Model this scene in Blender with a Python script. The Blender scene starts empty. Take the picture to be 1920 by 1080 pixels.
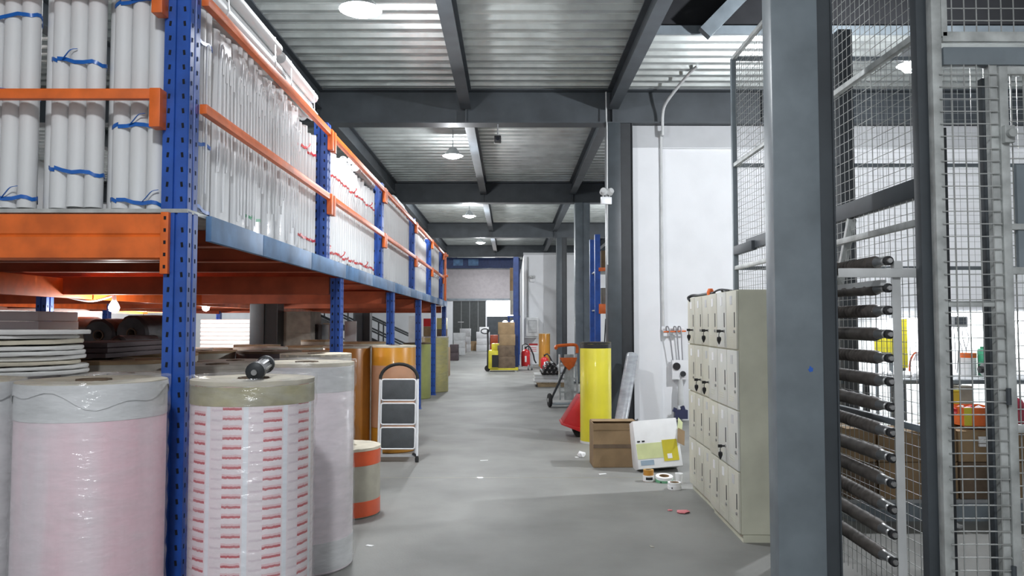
import bpy, bmesh, math, random
from mathutils import Vector, Matrix, Euler

S = bpy.context.scene
COL = S.collection
random.seed(7)
PI = math.pi

# ---------------------------------------------------------------- camera
F_PX, EYE, PITCH, YAW = 1450.0, 1.55, math.atan(68 / 1450.0), math.atan(3 / 1450.0)
cam_d = bpy.data.cameras.new('camera')
cam_d.sensor_width = 36.0
cam_d.lens = F_PX / 1920.0 * 36.0
cam_d.clip_end = 200
cam = bpy.data.objects.new('camera', cam_d)
COL.objects.link(cam)
cam.location = (0, 0, EYE)
cam.rotation_euler = (PI / 2 + PITCH, 0, -YAW)
S.camera = cam

# ---------------------------------------------------------------- world, lights, exposure
W = bpy.data.worlds.new('world')
S.world = W
W.use_nodes = True
W.node_tree.nodes['Background'].inputs[0].default_value = (0.93, 0.96, 1.0, 1)
W.node_tree.nodes['Background'].inputs[1].default_value = 0.55
S.view_settings.view_transform = 'Standard'
S.view_settings.look = 'None'
S.view_settings.gamma = 1.0
S.view_settings.use_curve_mapping = False
S.view_settings.exposure = 0.30
LAMP_W = 150.0
FLOOD_W = 520.0
UNDER_W = 45.0


def light(kind, loc, power, size=0.3, color=(1, 1, 1), rot=(0, 0, 0), parent=None):
    d = bpy.data.lights.new('lamp_light', kind)
    d.energy = power
    d.color = color
    if kind == 'AREA':
        d.shape = 'DISK'
        d.size = size
    else:
        d.shadow_soft_size = size
    o = bpy.data.objects.new('lamp_light', d)
    o.location = loc
    o.rotation_euler = rot
    COL.objects.link(o)
    if parent:
        o.parent = parent
    return o


def at(px, py, Y):
    """point of the place seen at a pixel of the photograph, at a given distance Y along the aisle"""
    u, v = (px - 960) / F_PX, (540 - py) / F_PX
    c, s = math.cos(PITCH), math.sin(PITCH)
    x, y, z = u, c - v * s, s + v * c
    cy, sy = math.cos(YAW), math.sin(YAW)
    x, y = x * cy + y * sy, y * cy - x * sy
    t = Y / y
    return Vector((x * t, Y, EYE + z * t))


# ---------------------------------------------------------------- materials
def mat(name, col, rough=0.6, metal=0.0, var=0.06, scale=6.0, bump=0.0, bscale=40.0, spec=0.5, coat=0.0, alpha=1.0, emit=None, es=0.0, col2=None, stretch=None):
    m = bpy.data.materials.new(name)
    m.use_nodes = True
    nt = m.node_tree
    N, L = nt.nodes, nt.links
    b = N['Principled BSDF']
    b.inputs['Roughness'].default_value = rough
    b.inputs['Metallic'].default_value = metal
    b.inputs['Specular IOR Level'].default_value = spec
    b.inputs['Coat Weight'].default_value = coat
    b.inputs['Alpha'].default_value = alpha
    if emit:
        b.inputs['Emission Color'].default_value = (*emit, 1)
        b.inputs['Emission Strength'].default_value = es
    tc = N.new('ShaderNodeTexCoord')
    mp = N.new('ShaderNodeMapping')
    L.new(tc.outputs['Object'], mp.inputs[0])
    if stretch:
        mp.inputs['Scale'].default_value = stretch
    nz = N.new('ShaderNodeTexNoise')
    nz.inputs['Scale'].default_value = scale
    nz.inputs['Detail'].default_value = 6
    L.new(mp.outputs[0], nz.inputs['Vector'])
    mx = N.new('ShaderNodeMix')
    mx.data_type = 'RGBA'
    c2 = col2 or tuple(max(0, c * (1 - 2.2 * var)) for c in col)
    c1 = col if col2 else tuple(min(1, c * (1 + 1.2 * var)) for c in col)
    mx.inputs[6].default_value = (*c1, 1)
    mx.inputs[7].default_value = (*c2, 1)
    rp = N.new('ShaderNodeValToRGB')
    rp.color_ramp.elements[0].position = 0.35
    rp.color_ramp.elements[1].position = 0.70
    L.new(nz.outputs[0], rp.inputs[0])
    L.new(rp.outputs[0], mx.inputs[0])
    L.new(mx.outputs[2], b.inputs['Base Color'])
    if bump:
        n2 = N.new('ShaderNodeTexNoise')
        n2.inputs['Scale'].default_value = bscale
        n2.inputs['Detail'].default_value = 4
        L.new(mp.outputs[0], n2.inputs['Vector'])
        bp = N.new('ShaderNodeBump')
        bp.inputs['Strength'].default_value = bump
        bp.inputs['Distance'].default_value = 0.02
        L.new(n2.outputs[0], bp.inputs['Height'])
        L.new(bp.outputs[0], b.inputs['Normal'])
    return m


M = {}
M['concrete'] = mat('floor_concrete', (0.25, 0.25, 0.237), 0.6, var=0.10, scale=1.3, bump=0.06, bscale=60, spec=0.28)
M['plaster'] = mat('white_plaster', (0.80, 0.81, 0.83), 0.85, var=0.02, scale=2, bump=0.05, bscale=90)
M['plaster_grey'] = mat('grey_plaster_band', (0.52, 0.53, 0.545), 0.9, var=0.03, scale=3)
M['deck'] = mat('galvanised_deck', (0.60, 0.63, 0.615), 0.30, 0.60, var=0.10, scale=2.5, bump=0.10, bscale=14)
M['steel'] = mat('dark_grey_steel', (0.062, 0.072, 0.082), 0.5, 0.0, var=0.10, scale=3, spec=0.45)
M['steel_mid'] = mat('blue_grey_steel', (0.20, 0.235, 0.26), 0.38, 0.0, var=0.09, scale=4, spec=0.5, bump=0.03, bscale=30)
M['steel_dim'] = mat('dimmed_column_grey', (0.052, 0.063, 0.072), 0.42, 0.0, var=0.09, scale=4, spec=0.45)  # column grey darkened: weaker light down the aisle put into the colour
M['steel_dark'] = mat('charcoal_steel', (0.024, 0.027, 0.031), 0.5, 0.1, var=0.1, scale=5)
M['galv'] = mat('galvanised_frame', (0.50, 0.52, 0.51), 0.42, 0.20, var=0.16, scale=9, bump=0.06, bscale=50)
M['wire'] = mat('wire_mesh', (0.42, 0.43, 0.42), 0.45, 0.4, var=0.1)
M['void'] = mat('unlit_roof_dark', (0.02, 0.021, 0.024), 0.9)  # near-black stands for the unlit space overhead, against lamplight from below
M['blue'] = mat('blue_rack_paint', (0.020, 0.088, 0.40), 0.38, 0.0, var=0.10, scale=8, spec=0.5)
M['blue_far_dim'] = mat('dimmed_rack_blue', (0.022, 0.045, 0.15), 0.5, 0.0, var=0.10, scale=8)  # rack blue darkened: dimness of the far end put into the colour
M['blue_dull'] = mat('dull_blue_paint', (0.11, 0.22, 0.40), 0.5, 0.0, var=0.16, scale=5, spec=0.4)
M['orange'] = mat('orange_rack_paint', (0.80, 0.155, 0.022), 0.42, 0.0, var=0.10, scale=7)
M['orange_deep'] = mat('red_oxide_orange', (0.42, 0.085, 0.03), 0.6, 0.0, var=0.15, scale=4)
M['hole'] = mat('slot_shadow', (0.006, 0.008, 0.015), 0.9, var=0)
M['tube'] = mat('white_paper_tube', (0.74, 0.745, 0.75), 0.55, var=0.05, scale=3, stretch=(1, 1, 0.3))
M['tube_in'] = mat('tube_inside', (0.35, 0.34, 0.32), 0.9)
M['tape_blue'] = mat('blue_tape', (0.012, 0.13, 0.50), 0.3, var=0.08, scale=20)
M['tape_red'] = mat('red_tape', (0.55, 0.03, 0.03), 0.35, var=0.08, scale=20)
M['ribbon'] = mat('white_ribbon', (0.90, 0.90, 0.91), 0.35, var=0.02)
M['ribbon_green'] = mat('green_ribbon', (0.10, 0.42, 0.22), 0.4)
M['card'] = mat('brown_cardboard', (0.29, 0.195, 0.105), 0.8, var=0.10, scale=5, bump=0.04, bscale=30)
M['card_dark'] = mat('dark_cardboard', (0.15, 0.105, 0.07), 0.85, var=0.15, scale=6)
M['card_top'] = mat('beige_end_board', (0.60, 0.55, 0.44), 0.75, var=0.10, scale=6, bump=0.03)
M['card_grey'] = mat('greyish_board', (0.40, 0.375, 0.325), 0.8, var=0.12, scale=6)
M['kraft'] = mat('olive_kraft_edge', (0.42, 0.385, 0.235), 0.4, var=0.18, scale=7, coat=0.3)
M['disc'] = mat('white_board_disc', (0.72, 0.72, 0.70), 0.8, var=0.06, scale=6)
M['white_film'] = mat('white_film', (0.70, 0.705, 0.715), 0.35, var=0.05, scale=5, bump=0.25, bscale=9, stretch=(1, 1, 3), coat=0.4)
M['pink_film'] = mat('pale_pink_film', (0.80, 0.70, 0.745), 0.35, var=0.06, scale=4, bump=0.2, bscale=9, stretch=(1.4, 1.4, 0.12), coat=0.4, col2=(0.78, 0.54, 0.60))
M['pink_pale'] = mat('whitish_pink_film', (0.84, 0.76, 0.80), 0.35, var=0.04, scale=3, bump=0.2, bscale=9, stretch=(1, 1, 3), coat=0.4)
M['red_film'] = mat('red_film', (0.50, 0.05, 0.09), 0.4, var=0.1, scale=4, coat=0.3)
M['amber'] = mat('amber_film', (0.54, 0.24, 0.025), 0.28, var=0.10, scale=2, coat=0.5)
M['amber_dark'] = mat('dark_amber_film', (0.36, 0.135, 0.018), 0.3, var=0.10, scale=2, coat=0.5)
M['amber_pink'] = mat('kraft_sleeve', (0.52, 0.28, 0.17), 0.35, var=0.08, scale=3, coat=0.4)
M['yellow_film'] = mat('bright_yellow_film', (0.68, 0.60, 0.035), 0.4, var=0.05, scale=3, coat=0.2)
M['yellow_pale'] = mat('pale_yellow_film', (0.56, 0.50, 0.17), 0.3, var=0.08, scale=3, coat=0.4)
M['yellow_green'] = mat('yellow_green_film', (0.38, 0.41, 0.14), 0.3, var=0.08, scale=3, coat=0.4)
M['orange_tape'] = mat('orange_red_tape', (0.68, 0.10, 0.03), 0.35, var=0.06, scale=6, coat=0.3)
M['grey_kraft'] = mat('grey_kraft_wrap', (0.36, 0.34, 0.275), 0.5, var=0.08, scale=6, coat=0.2)
M['black'] = mat('black_plastic', (0.014, 0.014, 0.016), 0.45, var=0.1)
M['dark_wrap'] = mat('dark_wrapped_goods', (0.05, 0.045, 0.047), 0.4, var=0.25, scale=7, bump=0.2, bscale=15)
M['dark_plum'] = mat('plum_board', (0.075, 0.055, 0.06), 0.7, var=0.15, scale=6)
M['tread'] = mat('grey_tread', (0.075, 0.082, 0.088), 0.75, var=0.08, scale=10, bump=0.15, bscale=160)
M['white_paint'] = mat('white_paint', (0.82, 0.83, 0.85), 0.35, var=0.02)
M['red'] = mat('red_paint', (0.58, 0.022, 0.028), 0.35, var=0.06)
M['yellow_paint'] = mat('yellow_machine_paint', (0.60, 0.52, 0.04), 0.4, var=0.08)
M['locker'] = mat('grey_beige_locker', (0.63, 0.62, 0.53), 0.5, var=0.05, scale=2.5, spec=0.35)
M['locker_light'] = mat('pale_locker_door', (0.66, 0.665, 0.62), 0.48, var=0.05, scale=2.5, spec=0.35)
M['locker_side'] = mat('locker_side', (0.64, 0.635, 0.51), 0.55, var=0.10, scale=2.0, spec=0.3)
M['paper'] = mat('white_paper', (0.85, 0.85, 0.85), 0.7, var=0.03)
M['grey_plastic'] = mat('grey_plastic', (0.34, 0.35, 0.36), 0.5)
M['grey_light'] = mat('light_grey_plastic', (0.58, 0.59, 0.59), 0.5)
M['green'] = mat('green_plastic', (0.035, 0.30, 0.16), 0.4)
M['green_tape'] = mat('green_tape', (0.16, 0.42, 0.24), 0.4)
M['silver_film'] = mat('grey_film', (0.42, 0.44, 0.47), 0.25, 0.1, var=0.1, scale=5, bump=0.25, bscale=12, stretch=(1, 1, 3), coat=0.5)
M['rubber'] = mat('black_rubber', (0.02, 0.02, 0.02), 0.8)
M['shaft'] = mat('dark_rubber_shaft', (0.105, 0.092, 0.083), 0.6, var=0.2, scale=14)
M['chrome'] = mat('worn_steel', (0.42, 0.42, 0.42), 0.35, 0.85, var=0.12, scale=14)
M['wood'] = mat('pallet_wood', (0.36, 0.27, 0.16), 0.8, var=0.15, scale=6, stretch=(1, 6, 6))
M['door_dark'] = mat('dark_green_door', (0.05, 0.056, 0.056), 0.5, var=0.08)
M['header'] = mat('pinkish_grey_shutter', (0.40, 0.365, 0.375), 0.6, var=0.04)
M['lamp_on'] = mat('lit_lamp', (1, 1, 1), 0.5, emit=(0.93, 0.97, 1.0), es=28.0)
M['tube_on'] = mat('lit_fluorescent', (1, 1, 1), 0.5, emit=(0.90, 0.97, 1.0), es=14.0)
M['daylight'] = mat('daylight_pane', (1, 1, 1), 0.5, emit=(1.0, 0.97, 0.97), es=9.0)
M['head_on'] = mat('lit_spot', (1, 1, 1), 0.5, emit=(1.0, 0.92, 0.88), es=12.0)
M['lamp_shell'] = mat('lamp_shell', (0.55, 0.57, 0.58), 0.4, 0.3)
M['hose'] = mat('grey_hose', (0.33, 0.33, 0.35), 0.5)
M['pink'] = mat('pink_scrap', (0.70, 0.20, 0.22), 0.5)
M['purple'] = mat('navy_plastic', (0.03, 0.035, 0.09), 0.5)
M['box_yellow'] = mat('printed_yellow', (0.62, 0.52, 0.03), 0.5, var=0.10, scale=4)
M['box_green'] = mat('printed_pale_green', (0.62, 0.66, 0.34), 0.5, var=0.05)
M['box_blue'] = mat('printed_blue_grey', (0.28, 0.36, 0.44), 0.5)
M['paint_blue'] = mat('blue_paint_spot', (0.03, 0.13, 0.55), 0.5)


def striped_print():
    """white film printed with columns of small red words"""
    m = bpy.data.materials.new('red_printed_film')
    m.use_nodes = True
    nt = m.node_tree
    N, L = nt.nodes, nt.links
    b = N['Principled BSDF']
    b.inputs['Roughness'].default_value = 0.32
    b.inputs['Coat Weight'].default_value = 0.4

    def mth(op, a, c=None):
        n = N.new('ShaderNodeMath')
        n.operation = op
        for i, v in enumerate((a, c)):
            if v is None:
                continue
            if isinstance(v, (int, float)):
                n.inputs[i].default_value = v
            else:
                L.new(v, n.inputs[i])
        return n.outputs[0]
    tc = N.new('ShaderNodeTexCoord')
    sp = N.new('ShaderNodeSeparateXYZ')
    L.new(tc.outputs['Object'], sp.inputs[0])
    ang = mth('ARCTAN2', sp.outputs[0], mth('MULTIPLY', sp.outputs[1], -1.0))
    a = mth('MULTIPLY', ang, 1.0 / math.radians(36.0))
    a = mth('ADD', a, 20.72)
    fa = mth('FRACT', a)
    ia = mth('FLOOR', a)
    z = mth('MULTIPLY', sp.outputs[2], 1.0 / 0.0445)
    z = mth('ADD', z, mth('MULTIPLY', mth('FRACT', mth('MULTIPLY', ia, 0.37)), 0.9))
    fz = mth('FRACT', z)
    nz = N.new('ShaderNodeTexNoise')
    nz.inputs['Scale'].default_value = 90
    mp = N.new('ShaderNodeMapping')
    mp.inputs['Scale'].default_value = (1, 1, 0.25)
    L.new(tc.outputs['Object'], mp.inputs[0])
    L.new(mp.outputs[0], nz.inputs['Vector'])
    wob = mth('MULTIPLY', mth('SUBTRACT', nz.outputs[0], 0.5), 0.22)
    # main word
    inx = mth('MULTIPLY', mth('GREATER_THAN', fa, 0.48), mth('LESS_THAN', fa, 0.96))
    zz = mth('ADD', fz, wob)
    dark = mth('MULTIPLY', mth('GREATER_THAN', zz, 0.34), mth('LESS_THAN', zz, 0.58))
    soft = mth('MULTIPLY', mth('GREATER_THAN', zz, 0.58), mth('LESS_THAN', zz, 0.80))
    # pale second word to its side
    inx2 = mth('MULTIPLY', mth('GREATER_THAN', fa, 0.16), mth('LESS_THAN', fa, 0.48))
    pale = mth('MULTIPLY', mth('MULTIPLY', mth('GREATER_THAN', zz, 0.18), mth('LESS_THAN', zz, 0.40)), inx2)
    base = N.new('ShaderNodeMix')
    base.data_type = 'RGBA'
    base.inputs[6].default_value = (0.83, 0.84, 0.89, 1)
    base.inputs[7].default_value = (0.83, 0.73, 0.76, 1)
    L.new(mth('MULTIPLY', mth('GREATER_THAN', fa, 0.12), 0.9), base.inputs[0])

    def over(prev, fac, col):
        x = N.new('ShaderNodeMix')
        x.data_type = 'RGBA'
        L.new(fac, x.inputs[0])
        L.new(prev, x.inputs[6])
        x.inputs[7].default_value = (*col, 1)
        return x.outputs[2]
    c = over(base.outputs[2], mth('MULTIPLY', mth('MULTIPLY', soft, inx), 0.45), (0.72, 0.25, 0.28))
    c = over(c, mth('MULTIPLY', pale, 0.35), (0.50, 0.36, 0.45))
    c = over(c, mth('MULTIPLY', mth('MULTIPLY', dark, inx), 0.9), (0.50, 0.035, 0.05))
    L.new(c, b.inputs['Base Color'])
    return m


def film():
    """clear stretch film: mostly see-through, milky in the folds, glossy"""
    m = bpy.data.materials.new('clear_stretch_film')
    m.use_nodes = True
    N, L = m.node_tree.nodes, m.node_tree.links
    N.remove(N['Principled BSDF'])
    tc, mp, nz, cr = N.new('ShaderNodeTexCoord'), N.new('ShaderNodeMapping'), N.new('ShaderNodeTexNoise'), N.new('ShaderNodeValToRGB')
    L.new(tc.outputs['Object'], mp.inputs[0])
    mp.inputs['Scale'].default_value = (1.0, 1.0, 3.2)
    mp.inputs['Rotation'].default_value = (0.25, 0.15, 0)
    L.new(mp.outputs[0], nz.inputs['Vector'])
    nz.inputs['Scale'].default_value = 7
    nz.inputs['Detail'].default_value = 5
    cr.color_ramp.elements[0].position, cr.color_ramp.elements[0].color = 0.40, (0.03, 0.03, 0.03, 1)
    cr.color_ramp.elements[1].position, cr.color_ramp.elements[1].color = 0.78, (0.24, 0.24, 0.24, 1)
    L.new(nz.outputs[0], cr.inputs[0])
    bp = N.new('ShaderNodeBump')
    bp.inputs['Strength'].default_value = 0.75
    bp.inputs['Distance'].default_value = 0.03
    L.new(nz.outputs[0], bp.inputs['Height'])
    tr, df, gl = N.new('ShaderNodeBsdfTransparent'), N.new('ShaderNodeBsdfDiffuse'), N.new('ShaderNodeBsdfGlossy')
    df.inputs[0].default_value = (0.84, 0.85, 0.87, 1)
    gl.inputs['Roughness'].default_value = 0.16
    L.new(bp.outputs[0], gl.inputs['Normal'])
    a, c = N.new('ShaderNodeMixShader'), N.new('ShaderNodeMixShader')
    L.new(cr.outputs[0], a.inputs[0])
    L.new(tr.outputs[0], a.inputs[1])
    L.new(df.outputs[0], a.inputs[2])
    c.inputs[0].default_value = 0.06
    L.new(a.outputs[0], c.inputs[1])
    L.new(gl.outputs[0], c.inputs[2])
    L.new(c.outputs[0], N['Material Output'].inputs[0])
    return m


M['film'] = film()
M['print'] = striped_print()


# ---------------------------------------------------------------- mesh builder
class MB:
    def __init__(s):
        s.bm = bmesh.new()

    def _mi(s, fs, mi):
        for f in fs:
            f.material_index = mi

    def box(s, x0, x1, y0, y1, z0, z1, mi=0):
        return s.obox(((x0 + x1) / 2, (y0 + y1) / 2, (z0 + z1) / 2), (x1 - x0, y1 - y0, z1 - z0), None, mi)

    def obox(s, c, d, rot=None, mi=0):
        R = Euler(rot).to_matrix() if rot is not None and not isinstance(rot, Matrix) else (rot or Matrix.Identity(3))
        c = Vector(c)
        v = [s.bm.verts.new(c + R @ Vector((sx * d[0] / 2, sy * d[1] / 2, sz * d[2] / 2))) for sz in (-1, 1) for sy in (-1, 1) for sx in (-1, 1)]
        fs = [s.bm.faces.new([v[i] for i in q]) for q in ((0, 2, 3, 1), (4, 5, 7, 6), (0, 1, 5, 4), (2, 6, 7, 3), (0, 4, 6, 2), (1, 3, 7, 5))]
        s._mi(fs, mi)
        return s

    def cyl(s, p0, p1, r0, r1=None, seg=14, mi=0, caps=True):
        return s.tube([p0, p1], r0, seg, mi, caps, r1)

    def tube(s, path, r, seg=8, mi=0, caps=True, r1=None, flat=1.0):
        P = [Vector(p) for p in path]
        n = len(P)
        up = None
        rings = []
        for i, p in enumerate(P):
            t = (P[min(i + 1, n - 1)] - P[max(i - 1, 0)]).normalized()
            if up is None:
                a = Vector((0, 0, 1)) if abs(t.z) < 0.9 else Vector((0, 1, 0))
                up = (a - t * a.dot(t)).normalized()
            else:
                up = (up - t * up.dot(t)).normalized()
            sd = t.cross(up)
            rr = r if r1 is None else r + (r1 - r) * i / (n - 1)
            rings.append([s.bm.verts.new(p + rr * (math.cos(2 * PI * k / seg) * sd + math.sin(2 * PI * k / seg) * up * flat)) for k in range(seg)])
        fs = []
        for a, b in zip(rings, rings[1:]):
            for k in range(seg):
                fs.append(s.bm.faces.new((a[k], a[(k + 1) % seg], b[(k + 1) % seg], b[k])))
        if caps:
            fs.append(s.bm.faces.new(rings[0][::-1]))
            fs.append(s.bm.faces.new(rings[-1]))
        s._mi(fs, mi)
        return s

    def lathe(s, prof, c=(0, 0, 0), seg=32, mi=0, jit=0.0, rot=None, close=False):
        c = Vector(c)
        R = Euler(rot).to_matrix() if rot is not None else Matrix.Identity(3)
        rings = []
        for r, z in prof:
            if r <= 1e-6:
                rings.append([s.bm.verts.new(c + R @ Vector((0, 0, z)))])
            else:
                rings.append([s.bm.verts.new(c + R @ Vector(((r + random.uniform(-jit, jit)) * math.cos(2 * PI * k / seg), (r + random.uniform(-jit, jit)) * math.sin(2 * PI * k / seg), z + random.uniform(-jit, jit)))) for k in range(seg)])
        if close:
            rings.append(rings[0])
        fs = []
        for a, b in zip(rings, rings[1:]):
            for k in range(seg):
                k2 = (k + 1) % seg
                if len(a) == 1 and len(b) == 1:
                    continue
                if len(a) == 1:
                    fs.append(s.bm.faces.new((a[0], b[k2], b[k])))
                elif len(b) == 1:
                    fs.append(s.bm.faces.new((a[k], a[k2], b[0])))
                else:
                    fs.append(s.bm.faces.new((a[k], a[k2], b[k2], b[k])))
        s._mi(fs, mi)
        return s

    def prism(s, pts, axis, a0, a1, mi=0):
        """2-D outline pushed along an axis: 'x' uses (y,z), 'y' uses (x,z), 'z' uses (x,y)"""
        def p(u, v, a):
            return {'x': (a, u, v), 'y': (u, a, v), 'z': (u, v, a)}[axis]
        A = [s.bm.verts.new(p(u, v, a0)) for u, v in pts]
        B = [s.bm.verts.new(p(u, v, a1)) for u, v in pts]
        n = len(pts)
        fs = [s.bm.faces.new((A[i], A[(i + 1) % n], B[(i + 1) % n], B[i])) for i in range(n)]
        fs += [s.bm.faces.new(A[::-1]), s.bm.faces.new(B)]
        s._mi(fs, mi)
        return s

    def strip(s, path, w, t, wdir):
        """flat band along a path: width w along wdir, thickness t"""
        P = [Vector(p) for p in path]
        wd = Vector(wdir).normalized()
        n = len(P)
        rings = []
        for i, p in enumerate(P):
            d = (P[min(i + 1, n - 1)] - P[max(i - 1, 0)]).normalized()
            nn = d.cross(wd).normalized()
            rings.append([s.bm.verts.new(p + wd * a * w / 2 + nn * b * t / 2) for a, b in ((-1, -1), (1, -1), (1, 1), (-1, 1))])
        for a, b in zip(rings, rings[1:]):
            for k in range(4):
                s.bm.faces.new((a[k], a[(k + 1) % 4], b[(k + 1) % 4], b[k]))
        s.bm.faces.new(rings[0][::-1])
        s.bm.faces.new(rings[-1])
        return s

    def mesh(s, name, mats, smooth=True, bevel=0.0):
        bm = s.bm
        bmesh.ops.recalc_face_normals(bm, faces=bm.faces)
        if bevel:
            es = [e for e in bm.edges if len(e.link_faces) == 2 and e.calc_face_angle(0) > 0.6]
            bmesh.ops.bevel(bm, geom=es, offset=bevel, segments=2, affect='EDGES', profile=0.6, clamp_overlap=True)
        if smooth:
            for f in bm.faces:
                f.smooth = True
            for e in bm.edges:
                if len(e.link_faces) != 2 or e.calc_face_angle(0) > 0.62:
                    e.smooth = False
        me = bpy.data.meshes.new(name)
        bm.to_mesh(me)
        bm.free()
        for m in (mats if isinstance(mats, (list, tuple)) else [mats]):
            me.materials.append(m)
        return me

    def build(s, name, mats, parent=None, world=False, smooth=True, bevel=0.0, kind=None, label=None):
        return link(name, s.mesh(name, mats, smooth, bevel), parent, world, kind, label)


def wm(o):
    m = Matrix.LocRotScale(o.location, o.rotation_euler, o.scale)
    return wm(o.parent) @ o.matrix_parent_inverse @ m if o.parent else m


def link(name, me, parent=None, world=False, kind=None, label=None):
    o = bpy.data.objects.new(name, me)
    COL.objects.link(o)
    if parent:
        o.parent = parent
        if world:
            o.matrix_parent_inverse = wm(parent).inverted()
    if kind:
        o['kind'] = kind
    if label:
        o['label'] = label
    return o


def tag(o, label, cat, group=None, kind=None):
    o['label'] = label
    o['category'] = cat
    if group:
        o['group'] = group
    if kind:
        o['kind'] = kind
    return o


def thing(name, label, cat, loc=(0, 0, 0), rot=(0, 0, 0), group=None, kind=None):
    o = bpy.data.objects.new(name, None)
    o.empty_display_size = 0.1
    COL.objects.link(o)
    o.location = loc
    o.rotation_euler = rot
    return tag(o, label, cat, group, kind)


def dup(root, loc, rot=None, label=None, group=None):
    def cp(o, par):
        c = o.copy()
        COL.objects.link(c)
        if par:
            c.parent = par
        for k in KIDS.get(o.name, []):
            cp(k, c)
        return c
    KIDS = {}
    for o in COL.objects:
        if o.parent:
            KIDS.setdefault(o.parent.name, []).append(o)
    r = cp(root, None)
    r.location = loc
    if rot is not None:
        r.rotation_euler = rot
    if label:
        r['label'] = label
    if group:
        r['group'] = group
    return r


def smooth_path(P, n=6):
    P = [Vector(p) for p in P]
    out = []
    for i in range(len(P) - 1):
        p0, p1, p2, p3 = P[max(i - 1, 0)], P[i], P[i + 1], P[min(i + 2, len(P) - 1)]
        for k in range(n):
            t = k / n
            out.append(0.5 * (2 * p1 + (p2 - p0) * t + (2 * p0 - 5 * p1 + 4 * p2 - p3) * t * t + (3 * p1 - p0 - 3 * p2 + p3) * t ** 3))
    return out + [P[-1]]


def structure(o, label, cat):
    return tag(o, label, cat, kind='structure')

# ================================================================ SETTING
Z_DECK, Z_BEAM, Z_SEC = 5.36, 4.80, 5.02
ROWS = [-3.6, 4.45, 12.5, 20.7, 29.0, 37.3, 45.6]        # column rows along the aisle
LONGS = [-8.0, -5.5, -3.12, -0.72, 1.66, 4.1, 6.6, 9.1]  # secondary beams along the aisle

fl = MB().box(-11, 13, -7, 48.2, -0.15, 0.0).build('floor', M['concrete'])
structure(fl, 'grey concrete floor of the aisle, worn and lightly stained', 'floor')
# control joints and flakes of the floor are shallow pieces of their own
for y in (7.9, 15.8, 23.5):
    MB().box(-1.5, 1.5, y, y + 0.012, 0.0, 0.0012).build('floor_joint', M['grey_kraft'], fl)

# --- ceiling: slab above the deck, deck sheets, beams
sl = MB()
sl.box(-11, 1.80, -7, 48.2, 5.46, 5.6)
sl.box(1.80, 13, 9.95, 48.2, 5.46, 5.6)
ceil = sl.build('ceiling', M['void'])
structure(ceil, 'corrugated metal deck ceiling carried on dark steel beams', 'ceiling')


def deck_sheet(x0, x1, y0, y1, pitch=0.30):
    b = MB()
    n = max(1, round((y1 - y0) / pitch))
    p = (y1 - y0) / n
    prof = []
    for i in range(n):
        y = y0 + i * p
        for dy, z in ((0, 0), (0.30, 0), (0.335, 0.012), (0.37, 0), (0.42, 0), (0.56, 0.062), (0.70, 0.062), (0.73, 0.054), (0.76, 0.062), (0.88, 0.062)):
            prof.append((y + dy * p, Z_DECK + z))
    prof.append((y1, Z_DECK))
    A = [b.bm.verts.new((x0, y, z)) for y, z in prof]
    B = [b.bm.verts.new((x1, y, z)) for y, z in prof]
    for i in range(len(prof) - 1):
        b.bm.faces.new((A[i], A[i + 1], B[i + 1], B[i]))
    b.build('deck_sheet', M['deck'], ceil, smooth=False)


ex = [-11] + LONGS + [13]
for j in range(len(ROWS) - 1):
    for i in range(len(ex) - 1):
        x0, x1, y0, y1 = ex[i], ex[i + 1], ROWS[j], ROWS[j + 1]
        if x0 >= 1.6 and y0 < 12:
            if y1 < 12:
                continue
            y0 = 9.95
        if x0 >= 1.6 and j == 1:
            y0 = 9.95
        deck_sheet(x0, x1, y0, y1)


def ibeam(b, axis, a0, a1, c, zb, zt, w, tf=0.02, tw=0.014):
    if axis == 'x':
        b.box(a0, a1, c - w / 2, c + w / 2, zb, zb + tf)
        b.box(a0, a1, c - w / 2, c + w / 2, zt - tf, zt)
        b.box(a0, a1, c - tw / 2, c + tw / 2, zb + tf, zt - tf)
    else:
        b.box(c - w / 2, c + w / 2, a0, a1, zb, zb + tf)
        b.box(c - w / 2, c + w / 2, a0, a1, zt - tf, zt)
        b.box(c - tw / 2, c + tw / 2, a0, a1, zb + tf, zt - tf)
    return b


for y in ROWS:
    b = MB()
    ibeam(b, 'x', -11, 13 if y > 10 else 1.8, y, Z_BEAM, Z_DECK - 0.002, 0.30)
    for x in LONGS:                                    # stiffeners
        if y > 10 or x < 1.8:
            b.box(x - 0.01, x + 0.01, y - 0.14, y + 0.14, Z_BEAM + 0.02, Z_DECK - 0.03)
    b.build('main_beam', M['steel'], ceil, smooth=False)
for x in LONGS:
    for j in range(len(ROWS) - 1):
        if x > 1.8 and ROWS[j] < 12:
            continue
        ibeam(MB(), 'y', ROWS[j] + 0.16, ROWS[j + 1] - 0.16, x, Z_SEC, Z_DECK - 0.002, 0.17).build('secondary_beam', M['steel'], ceil, smooth=False)
MB().box(1.80, 13, 9.90, 9.95, 5.33, 5.44).build('edge_beam', M['steel_mid'], ceil, smooth=False)

# --- high dark roof over the workshop opening
hr = MB()
hr.box(1.8, 13, -7, 10.4, 8.6, 8.7)
hr.box(1.78, 1.84, -7, 9.9, 5.6, 8.7)
hr.box(1.8, 13, 9.95, 10.1, 5.6, 8.7)
hro = hr.build('ceiling_1', M['void'])
structure(hro, 'dark high roof above the open workshop bay', 'roof')
for y in (6.0, 8.2):
    MB().obox((4.6, y, 7.4), (6.5, 0.16, 0.22), (0, -0.28, 0)).build('rafter', M['steel_mid'], hro)
MB().obox((3.0, 9.72, 5.80), (1.5, 0.12, 0.17), (0, -0.80, 0)).build('brace', M['steel_mid'], hro)


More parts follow.
